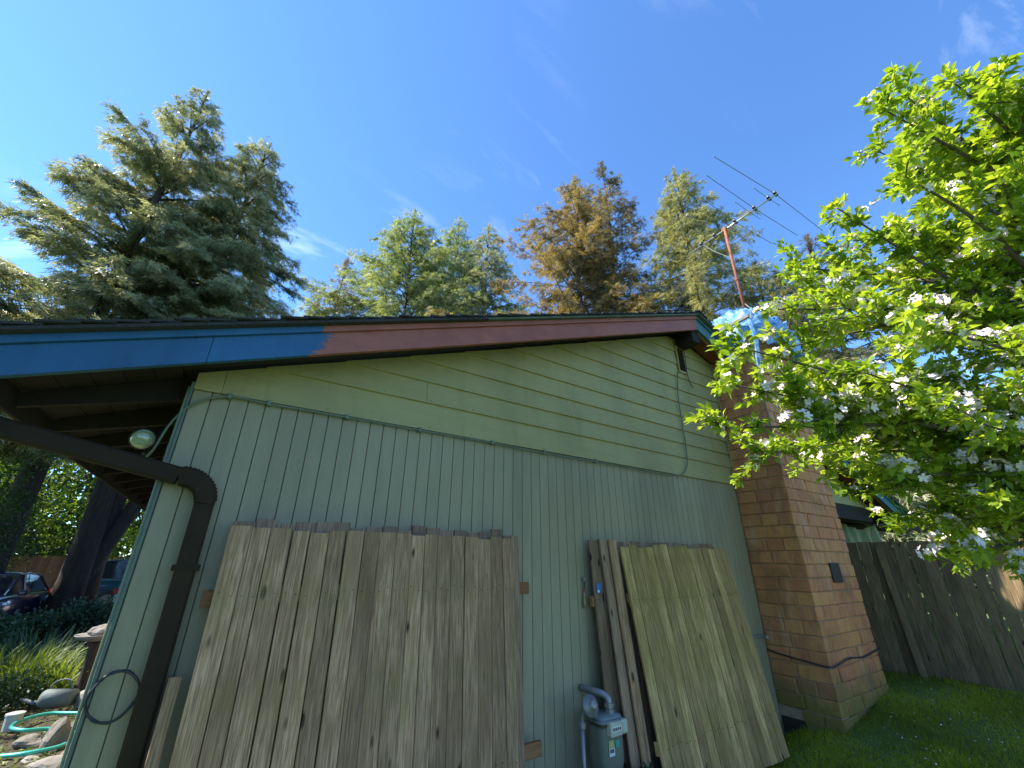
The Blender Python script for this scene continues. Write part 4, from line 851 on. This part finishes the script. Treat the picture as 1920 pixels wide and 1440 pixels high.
# hanging cloth beyond the fence
V = []; F = []; nu, nv = 40, 16
for j in range(nv):
    v = j/(nv-1)
    for i in range(nu):
        u = i/(nu-1); V.append((u*1.05, .08*math.sin(u*16+v*2)*(.3+v)+.05*math.sin(u*37), -v*(.85+.12*math.sin(u*5)) - .16*math.sin(PI*u)*(1-v)))
for j in range(nv-1):
    for i in range(nu-1): F.append((j*nu+i, j*nu+i+1, (j+1)*nu+i+1, (j+1)*nu+i))
t = thing('hanging_cloth', 'green and tan cloth draped behind the fence next to the chimney', 'cloth', (10.8, .55, 2.42), math.radians(-12))
npmesh('drape', np.array(V), np.array(F), 'cloth_green', t, smooth=True)
sv = np.array(V)[[j*nu+i for j in range(nv) for i in (26, 27, 28, 29)]]+np.array([0, -.012, 0]); F2 = np.array([(j*4+i, j*4+i+1, j*4+i+5, j*4+i+4) for j in range(nv-1) for i in range(3)])
npmesh('stripe', sv, F2, 'cloth_stripe', t, smooth=True)

# ------------------------------------------------------------------ apple tree
rng = np.random.default_rng(21); rd = random.Random(4)
AT = Vector((5.0, -3.75, gz(5.0, -3.75)))
at = thing('apple_tree', 'sunlit apple tree in white blossom leaning in from the right', 'tree', tuple(AT))
TIPS = [(3.65, -2.9, 4.71), (3.17, -3.05, 4.61), (3.62, -3.16, 5.0), (3.4, -3.37, 4.67), (3.81, -3.5, 4.9), (3.52, -3.59, 4.44), (4.12, -3.18, 4.9), (4.49, -3.45, 4.95), (4.82, -2.8, 5.28), (3.31, -2.6, 4.06), (3.8, -2.53, 4.05), (3.58, -2.82, 3.88), (3.09, -3.0, 3.85), (4.16, -3.16, 4.3), (3.45, -3.33, 3.77), (3.55, -2.17, 3.91), (2.97, -2.12, 3.3), (3.53, -2.26, 3.61), (4.21, -2.36, 3.94), (3.13, -2.4, 3.13), (2.6, -2.06, 2.89), (2.66, -1.88, 2.72), (3.32, -1.81, 3.0), (3.24, -2.07, 3.1), (2.6, -1.82, 2.42), (3.18, -1.77, 2.34), (2.88, -2.14, 2.43), (3.95, -2.0, 2.8), (2.9, -2.52, 2.63), (2.91, -2.77, 2.86), (3.92, -2.89, 3.32), (4.84, -3.17, 3.94), (4.01, -1.95, 2.11), (4.58, -1.89, 2.28), (3.48, -2.39, 2.13), (4.52, -2.22, 1.98), (3.81, -2.32, 1.66), (4.65, -2.0, 1.9), (4.44, -2.4, 1.80), (3.67, -2.72, 1.95), (5.17, -2.65, 2.23), (3.26, -2.85, 2.29), (4.72, -2.43, 2.65), (3.84, -2.31, 2.53), (3.74, -3.04, 2.82), (4.95, -2.62, 3.22), (3.93, -1.8, 2.44), (5.5, -3.05, 3.86), (4.91, -2.86, 4.26), (4.42, -3.06, 5.29), (4.32, -3.32, 3.88), (4.0, -2.6, 2.12), (3.85, -2.53, 2.7), (5.8, -2.79, 2.96), (4.7, -2.31, 3.44),
        (5.6, -4.2, 4.6), (6.2, -3.9, 3.8), (5.4, -4.9, 3.6), (4.5, -4.6, 3.7), (6.4, -3.2, 2.9), (6.0, -4.6, 2.8), (5.2, -3.7, 5.2), (4.3, -4.2, 4.6), (5.9, -3.3, 4.7)]
MB().tube(spline([(0, 0, -.15), (.03, .02, .5), (-.02, .05, 1.0), (-.06, .08, 1.45)], 4), [.13, .125, .12, .115, .11, .108, .105, .102, .10, .10, .10, .098, .095], 12).build('trunk', 'apple_bark', at, smooth=True)
fork = Vector((-.06, .08, 1.4))
lm = MB(); tw = MB(); tips = [Vector((p[0], p[1], p[2]-(.13 if p[2] > 4.3 else 0)))-AT for p in TIPS]
scaff = [Vector(p)-AT for p in ((4.35, -3.3, 3.2), (4.5, -3.0, 2.5), (4.55, -3.5, 4.0), (4.9, -3.1, 3.7), (5.6, -3.9, 3.2), (4.6, -3.0, 2.0))]
for s_ in scaff: lm.tube([tuple(p) for p in spline([fork, fork.lerp(s_, .5)+Vector((0, 0, .08)), s_], 6)], [.055-.0022*k for k in range(13)], 8)
LP, LD, LN = [], [], []; FL = []
def leafy(p0, p1, r0, r1, lev, mb):
    n = 5; mid = (p0+p1)/2 + Vector((rd.uniform(-.07, .07), rd.uniform(-.07, .07), rd.uniform(-.03, .09)))*min(1.2, (p1-p0).length); c = spline([p0, mid, p1], n)
    k = len(c); mb.tube([tuple(q) for q in c], [r0+(r1-r0)*i/(k-1) for i in range(k)], 3 if lev else 6, cap=False)
    return c
def clusters(c, start, step):
    L = 0; acc = 0
    for a_, b_ in zip(c[:-1], c[1:]):
        seg = (b_-a_).length; acc += seg; L += seg
        tot = sum((q-p).length for p, q in zip(c[:-1], c[1:]))
        while acc > step:
            acc -= step
            if L/tot < start: continue
            p = b_; d = (b_-a_).normalized()
            m_ = rd.randint(6, 10)
            for _ in range(m_):
                v = (d*.5+Vector((rd.gauss(0, 1), rd.gauss(0, 1), rd.gauss(.1, .7)))*.75).normalized()
                LP.append(p+v*.012+Vector((rd.gauss(0, .012), rd.gauss(0, .012), rd.gauss(0, .012)))); LD.append(v); LN.append(Vector((rd.gauss(0, .5), rd.gauss(0, .5), 1)))
            if rd.random() < .19: FL.append(p+Vector((rd.gauss(0, .03), rd.gauss(0, .03), .025)))
for tip in tips:
    s_ = min(scaff, key=lambda q: (q-tip).length); s0 = fork.lerp(s_, .75) if rd.random() < .5 else s_
    c = leafy(s0, tip, .022, .0045, 0, lm); clusters(c, .45, .04)
    K = len(c)
    nside = max(6, int((tip-s0).length*(9.5 if (tip+AT).x > 3.35 else 7)))
    for i in range(nside):
        f = .12+.86*rd.random(); q = c[min(K-1, int(f*K))]
        d = (tip-s0).normalized(); o_ = Vector((rd.gauss(0, 1), rd.gauss(0, 1), rd.gauss(.35, .8))); o_ = (o_-d*o_.dot(d)).normalized()
        L = rd.uniform(.14, .42)*(1.15-f*.5); e_ = q+(d*.75+o_*.8).normalized()*L
        c2 = leafy(q, e_, .0055, .002, 1, tw); clusters(c2, .15, .032)
lm.build('limbs', 'apple_bark', at, smooth=True); tw.build('twigs', 'apple_bark', at, smooth=True)['kind'] = 'stuff'
LP = np.array([tuple(v) for v in LP]); LD = unit(np.array([tuple(v) for v in LD])); LN = unit(np.array([tuple(v) for v in LN]))
nL = len(LP); print('apple leaves', nL, 'flowers', len(FL))
# leaf blade template: petiole then 8-point blade, folded and curled
LT = np.array([(0, 0, 0), (.22, 0, 0), (.38, .21, .06), (.66, .25, .04), (.90, .12, -.04), (1.05, 0, -.14), (.90, -.12, -.04), (.66, -.25, .04), (.38, -.21, .06), (.45, 0, -.012), (.70, 0, -.035), (.02, .012, 0)])
LF = np.array([(0, 1, 11), (1, 9, 2), (9, 3, 2), (9, 10, 3), (10, 4, 3), (10, 5, 4), (1, 8, 9), (9, 8, 7), (9, 7, 10), (10, 7, 6), (10, 6, 5)])
def place_leaves(P, D, Nn, S_):
    k_ = len(LT)
    X = unit(np.cross(Nn, D)); Z = np.cross(D, X); M = np.stack([D, X, Z], 1)   # rows
    V = P[:, None, :] + np.einsum('ij,njk->nik', LT, M)*S_[:, None, None]
    F = (LF[None]+(np.arange(len(P))*len(LT))[:, None, None]).reshape(-1, 3)
    return V.reshape(-1, 3), F
camp = np.array([0, -3.2, 1.62])-np.array(AT); Ssz = rng.uniform(.038, .088, nL)
dist = np.linalg.norm(LP-camp, axis=1); v_ = unit(LP-camp); inview = (v_@np.array(_F)) > .45
show = Ssz/dist*inview; order = np.argsort(-show); big = order[:290]; rest = order[290:]
lmesh = bpy.data.meshes.new('leaf'); lmesh.from_pydata([tuple(p) for p in LT], [], [tuple(int(q) for q in f) for f in LF]); lmesh.materials.append(MATS['apple_leaf'])
for i in big:
    D, Nn = LD[i], LN[i]; X = unit(np.cross(Nn, D)); Z = np.cross(D, X)
    o = bpy.data.objects.new('leaf', lmesh); COL.objects.link(o); o.parent = at
    o.matrix_local = Matrix(((D[0], X[0], Z[0], LP[i][0]), (D[1], X[1], Z[1], LP[i][1]), (D[2], X[2], Z[2], LP[i][2]), (0, 0, 0, 1))) @ Matrix.Scale(Ssz[i], 4)
LT = np.array([(0, 0, 0), (.22, 0, 0), (.55, .25, .06), (1.03, 0, -.13), (.55, -.25, .06), (.58, 0, -.025)])
LF = np.array([(1, 5, 2), (5, 3, 2), (5, 4, 3), (1, 4, 5), (0, 1, 2)])
V, F = place_leaves(LP[rest], LD[rest], LN[rest], Ssz[rest]); o = npmesh('foliage', V, F, 'apple_leaf', at); o['kind'] = 'stuff'
# blossom: clusters of five-petalled flowers
bm_ = MB(); 
def flower(mb, c, nrm, r):
    nrm = nrm.normalized(); x_ = nrm.orthogonal().normalized(); y_ = nrm.cross(x_)
    for k in range(5):
        a_ = 2*PI*k/5+rd.random()*.3; d = x_*math.cos(a_)+y_*math.sin(a_); s_ = nrm.cross(d); n = len(mb.v)
        for q in (c, c+d*r*.5+s_*r*.33+nrm*r*.12, c+d*r*.95+s_*r*.22+nrm*r*.28, c+d*r*.95-s_*r*.22+nrm*r*.28, c+d*r*.5-s_*r*.33+nrm*r*.12): mb.v.append(tuple(q))
        mb.f += [(n, n+1, n+4), (n+1, n+2, n+3, n+4)]
FLs = sorted(FL, key=lambda p: (p-Vector(camp)).length)
petal = MATS['petal']
bl_meshes = []
for k in range(4):
    mb = MB()
    for j in range(6): v = Vector((rd.gauss(0, 1), rd.gauss(0, 1), rd.gauss(.5, .7))).normalized(); flower(mb, v*.034, v+Vector((0, 0, .3)), .025)
    me = bpy.data.meshes.new('blossom'); me.from_pydata(mb.v, [], mb.f); me.materials.append(petal); bl_meshes.append(me)
for p in FLs[:280]:
    o = bpy.data.objects.new('blossom', rd.choice(bl_meshes)); COL.objects.link(o); o.parent = at; o.location = p; o.rotation_euler = (rd.uniform(-.6, .6), rd.uniform(-.6, .6), rd.uniform(0, 6)); o.scale = [rd.uniform(.8, 1.3)]*3
mb = MB()
for p in FLs[280:]:
    for j in range(5): v = Vector((rd.gauss(0, 1), rd.gauss(0, 1), rd.gauss(.5, .7))).normalized(); flower(mb, p+v*.028, v, .019)
if mb.v: o = mb.build('blossom_mass', 'petal', at); o['kind'] = 'stuff'

# ------------------------------------------------------------------ lawn grass
rng = np.random.default_rng(8)
n = 90000; X = rng.uniform(3.6, 8.1, n); Y = -3.9 + 3.86*rng.random(n)
keep = ~((X > XCH0-.02) & (X < XCH1+.02) & (Y > -DCH-.01)); X, Y = X[keep], Y[keep]; n = len(X)
Zg = np.array([gz(a_, b_) for a_, b_ in zip(X, Y)])+.004
P = np.stack([X, Y, Zg], 1); h = rng.uniform(.02, .06, n)*(1+.5*np.sin(X*4.0)*np.sin(Y*5.1))
V, F = sprays(P, unit(rnd(n)*[.55, .55, .1]+[0, 0, 1]), unit(rnd(n)*[1, 1, .1]), h, rng.uniform(.004, .008, n), fold=.1)
o = npmesh('grass', V, F, 'grass_blade'); tag(o, 'short shaded green lawn grass in front of chimney and fence', 'grass', kind='stuff')
n = 260; X = rng.uniform(4.6, 8.0, n); Y = rng.uniform(-3.2, -.8, n); keep = ~((X > XCH0-.05) & (X < XCH1+.05) & (Y > -DCH-.05)); X, Y = X[keep], Y[keep]
P = np.stack([X, Y, np.array([gz(a_, b_)+.045 for a_, b_ in zip(X, Y)])], 1); k_ = len(P)
V, F = sprays(P, unit(rnd(k_)*[1, 1, .2]), unit(rnd(k_)*.4+[0, 0, 1]), rng.uniform(.012, .022, k_), rng.uniform(.009, .015, k_)); o = npmesh('fallen_petals', V, F, 'petal'); tag(o, 'tiny white petals scattered over the shaded lawn', 'petals', kind='stuff')
# sunlit lawn beyond the fence
n = 30000; X = rng.uniform(8.7, 14, n); Y = rng.uniform(-6, 2, n); P = np.stack([X, Y, np.full(n, .34)], 1)
V, F = sprays(P, unit(rnd(n)*[.5, .5, .1]+[0, 0, 1]), unit(rnd(n)), rng.uniform(.06, .14, n), rng.uniform(.015, .03, n)); o = npmesh('grass', V, F, 'bright_leaf'); tag(o, 'sunlit grass glimpsed through gaps in the dark fence', 'grass', kind='stuff')
# weeds at the foot of the meter
P = np.stack([rng.normal(2.85, .28, 900), rng.normal(-.42, .10, 900), rng.uniform(-.03, .14, 900)], 1)
V, F = sprays(P, unit(rnd(900)+[0, 0, .6]), unit(rnd(900)*.5+[0, 0, 1]), rng.uniform(.03, .07, 900), rng.uniform(.02, .04, 900)); o = npmesh('weeds', V, F, 'shrub_leaf'); tag(o, 'small green weeds at the foot of the gas meter', 'weeds', kind='stuff')

# ------------------------------------------------------------------ garden at left
rng = np.random.default_rng(31)
def strapclump(name, label, loc, n, h, spread, mat='strap_leaf', wd=.018):
    t = thing(name, label, 'plant', loc); Vs = []; Fs = []; k0 = 0; nn = 7
    for i in range(n):
        a_ = rng.uniform(0, 2*PI); r0 = spread*math.sqrt(rng.random())*.6; b = np.array([math.cos(a_)*r0, math.sin(a_)*r0, 0]); az = a_+rng.normal()*.6
        L = h*rng.uniform(.7, 1.3); lean = rng.uniform(.15, .9); d = np.array([math.cos(az), math.sin(az), 0]); s_ = np.array([-d[1], d[0], 0])
        for j in range(nn):
            u = j/(nn-1); p = b + d*L*lean*u**1.6 + np.array([0, 0, L*(u-.45*lean*u**2.4)]); w_ = wd*(1-u)**.6*rng.uniform(.9, 1.1)+.001
            Vs += [p-s_*w_/2, p+s_*w_/2+np.array([0, 0, .002])]
        Fs += [(k0+2*j, k0+2*j+1, k0+2*j+3, k0+2*j+2) for j in range(nn-1)]; k0 += 2*nn
    npmesh('leaves', np.array(Vs), np.array(Fs), mat, t); return t
strapclump('strap_leaf_plant', 'large clump of arching yellow green leaves at the left edge', (-1.95, 6.2, -.08), 520, .52, 1.0, 'strap_leaf', .030)
strapclump('strap_leaf_plant', 'arching green leaves spilling beside the birdbath', (-1.3, 5.6, -.08), 260, .48, .6, 'strap_leaf', .026)
strapclump('strap_leaf_plant', 'tall green iris leaves behind the arching clump', (-2.0, 7.6, -.12), 240, .62, .7, 'shrub_leaf', .03)
leafcloud('shrub', 'low dark shrub behind the white hose bucket', 'shrub', (-1.75, 4.95, -.05), [(0, 0, .18, .28), (-.4, .1, .22, .3), (.3, .2, .15, .22)], 2600, .05, 'shrub_leaf', tr=.02, H=.3)
for (x_, y_, s_, lab) in ((-3.3, 10.6, .62, 'dark green leafy shrub in front of the navy car'), (-2.45, 10.3, .78, 'dark green rounded shrub below the thick trunk'), (-1.85, 10.8, 1.0, 'taller dark shrub against the house corner by the white car')):
    leafcloud('shrub', lab, 'shrub', (x_, y_, -.2), [(random.uniform(-.45, .45)*s_, random.uniform(-.4, .4)*s_, random.uniform(.25, .62)*s_, .36*s_) for _ in range(8)], 5200, .075, 'shrub_leaf', 'shrubs between the garden and the drive', tr=.03, H=.7)
# birdbath
bb = thing('birdbath', 'pale birdbath with a white stone in its bowl beside the house corner', 'birdbath', (-1.0, 5.2, -.08))
MB().lathe([(.0, 0), (.15, 0), (.15, .04), (.075, .10), (.06, .35), (.07, .62), (.10, .66), (0, .66)], seg=20).build('pedestal', 'bark', bb, smooth=True)
MB().lathe([(.0, .665), (.10, .67), (.20, .70), (.245, .735), (.25, .75), (.225, .75), (.15, .72), (.0, .705)], seg=28).build('bowl', 'stone_white', bb, smooth=True)
def rock(name, label, loc, s, mat='stone_grey', group=None, rot=0):
    me = bmesh.new(); bmesh.ops.create_icosphere(me, subdivisions=3, radius=1)
    sd_ = random.random()*50
    for v in me.verts: v.co *= 1+.45*noise.noise(v.co*1.1+Vector((sd_, 0, 0)))+.10*noise.noise(v.co*3.5+Vector((sd_, 2, 0)))
    for v in me.verts: v.co = Vector((v.co.x*s[0], v.co.y*s[1], v.co.z*s[2]))
    m_ = bpy.data.meshes.new(name); me.to_mesh(m_); me.free(); m_.materials.append(MATS[mat]); o = bpy.data.objects.new(name, m_); COL.objects.link(o); o.location = loc; o.rotation_euler = (0, 0, rot); tag(o, label, 'rock', group); return o
rock('stone', 'rounded white stone resting in the birdbath bowl', (-.96, 5.17, .70), (.14, .12, .09), 'stone_white')
GR = 'rocks among the hose loops'
for loc, s_, lab, mt in (((-.84, 3.32, .03), (.10, .09, .15), 'upright pointed brown rock between the hose loops', 'stone_grey'), ((-1.02, 3.45, -.02), (.12, .10, .08), 'dark flat rock left of the pointed rock', 'stone_grey'), ((-.70, 2.72, -.03), (.16, .14, .07), 'pale flat rock at the bottom beside the wall corner', 'stone_white'), ((-.72, 3.25, -.03), (.07, .09, .05), 'small pale rock right of the pointed rock', 'stone_white'), ((-.80, 3.80, -.03), (.08, .08, .06), 'small reddish rock touching the lower hose', 'stone_grey'), ((-.72, 4.15, -.03), (.09, .10, .07), 'grey rock beside the wall near the hose end', 'stone_grey'), ((-.86, 4.75, .02), (.12, .12, .13), 'tan boulder under the birdbath', 'concrete'), ((-.66, 3.0, -.03), (.06, .08, .05), 'tiny pale rock against the house corner', 'stone_white'), ((-.92, 3.0, -.03), (.07, .05, .03), 'thin tan rock on the bare soil', 'concrete')):
    rock('rock', lab, loc, s_, mt, GR, random.random()*6)
o = MB().tube(spline([(-.55, 4.30, -.02), (-.79, 4.28, -.01), (-1.1, 4.41, .0), (-1.26, 4.21, .02), (-1.28, 3.88, .04), (-1.14, 3.73, .03), (-.97, 3.78, .0), (-.80, 3.64, -.02), (-.66, 3.56, -.02)], 8), .017, 8).build('garden_hose', 'hose_teal', smooth=True); tag(o, 'upper loop of teal garden hose around the rocks', 'hose', 'teal garden hose loops')
o = MB().tube(spline([(-.50, 3.45, -.02), (-.67, 3.32, -.01), (-.79, 3.13, .0), (-.95, 3.06, .01), (-1.15, 3.14, .0), (-1.6, 3.4, -.01)], 8), .017, 8).build('garden_hose', 'hose_teal', smooth=True); tag(o, 'lower length of teal garden hose crossing the bottom left corner', 'hose', 'teal garden hose loops')
bk = thing('bucket', 'small white lidded bucket left of the hose loop', 'bucket', (-1.33, 4.15, -.05)); bk.scale = (.7, .7, .7)
MB().lathe([(0, 0), (.085, 0), (.10, .19), (0, .19)], seg=20).build('pail', 'bucket_white', bk, smooth=False); MB().lathe([(0, .192), (.108, .192), (.108, .215), (.09, .22), (0, .22)], seg=20).build('lid', 'bucket_white', bk)
wc = thing('watering_can', 'grey metal watering can lying under the leaves', 'watering can', (-1.12, 4.72, .02), math.radians(155))
MB().lathe([(0, -.16), (.085, -.16), (.095, .10), (.085, .15), (0, .16)], (0, 0, .06), 18, M=Matrix.Rotation(PI/2, 4, 'Y')).build('can_body', 'can_grey', wc, smooth=True)
MB().tube([(.05, 0, .02), (.25, 0, .02), (.38, 0, .06)], [.03, .022, .018], 8).build('spout', 'can_grey', wc, smooth=True)
MB().tube(spline([(-.12, 0, .14), (-.05, 0, .24), (.08, 0, .22), (.12, 0, .14)], 5), .009, 6).build('handle', 'can_grey', wc, smooth=True)
n = 4000; P = np.stack([rng.uniform(-2.4, -.45, n), rng.uniform(2.2, 6.5, n), np.full(n, -.03)], 1)
P[:, 2] = [gz(a_, b_)+.03 for a_, b_ in P[:, :2]]
V, F = sprays(P, unit(rnd(n)*[1, 1, .3]+[0, 0, .25]), unit(rnd(n)*.4+[0, 0, 1]), rng.uniform(.02, .06, n), rng.uniform(.012, .03, n)); o = npmesh('ground_cover', V, F, 'strap_leaf'); tag(o, 'low leafy litter and weeds on the garden soil', 'ground cover', kind='stuff')

# ------------------------------------------------------------------ cars
def car(name, label, loc, rz, L, W, H, paint, kind='sedan'):
    t = thing(name, label, 'car', loc, rz, group='parked cars')      # forward is local +x
    hw = W/2
    def loft(sec, mat, nm, smooth=True, parent=None):
        mb = MB(); k = len(sec[0])
        for s_ in sec: mb.v += s_
        for i in range(len(sec)-1):
            for j in range(k-1): mb.f.append((i*k+j, i*k+j+1, (i+1)*k+j+1, (i+1)*k+j))
        mb.f += [tuple(range(k)), tuple((len(sec)-1)*k+j for j in range(k))]
        return mb.build(nm, mat, parent or t, smooth=smooth)
    if kind == 'sedan': st = [(-.5, .62, .78), (-.485, .85, .90), (-.40, .96, .93), (-.2, 1, .92), (.1, 1, .93), (.25, 1, .90), (.40, .94, .80), (.475, .80, .66), (.5, .55, .52)]
    else: st = [(-.5, .80, .95), (-.485, .93, 1.05), (-.40, .98, 1.08), (-.2, 1, 1.07), (.1, 1, 1.06), (.25, 1, 1.02), (.40, .95, .96), (.48, .88, .82), (.5, .7, .66)]
    b0 = .24
    sec = []
    for fx, fw, top in st:
        x = fx*L; w_ = hw*fw
        sec.append([(x, -w_*.9, b0), (x, -w_, b0+.15), (x, -w_, top*.72), (x, -w_*.965, top*.90), (x, -w_*.86, top), (x, 0, top+.03), (x, w_*.86, top), (x, w_*.965, top*.90), (x, w_, top*.72), (x, w_, b0+.15), (x, w_*.9, b0), (x, -w_*.9, b0)])
    loft(sec, paint, 'body')
    gh = [(-.40, .86, .90), (-.26, .72, H-.06), (-.10, .69, H), (.04, .68, H-.03), (.24, .80, .92)] if kind == 'sedan' else [(-.47, .88, 1.06), (-.40, .76, H-.10), (-.2, .74, H), (.05, .73, H-.03), (.21, .84, 1.04)]
    bz_ = .88 if kind == 'sedan' else 1.02
    sg = [[(fx*L, -hw*.86, bz_), (fx*L, -hw*fw, z-.0), (fx*L, hw*fw, z), (fx*L, hw*.86, bz_), (fx*L, -hw*.86, bz_)] for fx, fw, z in gh]
    loft(sg, 'car_glass', 'windows', smooth=False)
    # roof skin and pillars
    m_ = gh[1:4]
    for s in (-1, 1):
        mb = MB()
        for (f1, w1, z1), (f2, w2, z2) in zip(gh[:-1], gh[1:]): mb.tube([(f1*L, s*hw*w1, z1), (f2*L, s*hw*w2, z2)], .035, 6)
        mb.tube([(-.02*L, s*hw*.70, H-.01), (-.01*L, s*hw*.87, bz_)], .03, 6)
        mb.build('pillar', paint, t)
        sr = [[(fx*L, -hw*fw*1.0, z-.02), (fx*L, -hw*fw*.7, z+.022), (fx*L, 0, z+.04), (fx*L, hw*fw*.7, z+.022), (fx*L, hw*fw, z-.02), (fx*L, -hw*fw, z-.02)] for fx, fw, z in m_]
    loft(sr, paint, 'roof')
    for fx in (-.31, .31):
        for s in (-1, 1):
            M = Matrix.Translation((fx*L, s*(hw-.09), .33)) @ Matrix.Rotation(PI/2, 4, 'X')
            wv = MB().lathe([(0, -.1), (.22, -.1), (.32, -.08), (.33, 0), (.32, .08), (.22, .1), (0, .1)], M=M, seg=20).build('wheel', 'tyre', t, smooth=True)
            MB().lathe([(0, -.104), (.19, -.104), (.20, .104), (0, .104)], M=M, seg=12).build('rim', 'rim', wv)
    for s in (-1, 1):
        zt = .66 if kind == 'sedan' else .78
        MB().box(.435*L, .492*L, s*hw*.80-.17, s*hw*.80+.10*(1 if s < 0 else 1), zt-.07, zt+.07, bev=.03).build('headlight', 'headlight', t)
        MB().box(-.498*L, -.455*L, s*hw*.82-.14, s*hw*.82+.12, zt+.09 if kind == 'sedan' else zt, zt+(.24 if kind == 'sedan' else .28), bev=.03).build('taillight', 'tail_red', t)
        MB().box(.17*L, .17*L+.12, s*(hw+.09)-.09, s*(hw+.09)+.09, bz_+.02, bz_+.15, bev=.035).build('wing_mirror', paint, t)
    MB().box(.488*L, .503*L, -.45, .45, .38, .55, bev=.02).build('grille', 'dark_plastic', t)
    return t
car('parked_car', 'navy blue saloon with its windscreen and headlight showing at the left edge', (-4.75, 14.6, -.22), -PI/2-.05, 4.5, 1.8, 1.40, 'car_navy')
car('parked_car', 'dark teal estate car seen side on behind the tree trunks', (-1.35, 20.6, -.22), math.radians(-6), 4.7, 1.85, 1.78, 'car_teal', 'suv')
car('parked_car', 'white car with a red tail light next to the house corner', (-1.25, 17.0, -.16), PI/2-.05, 4.4, 1.76, 1.42, 'car_white')
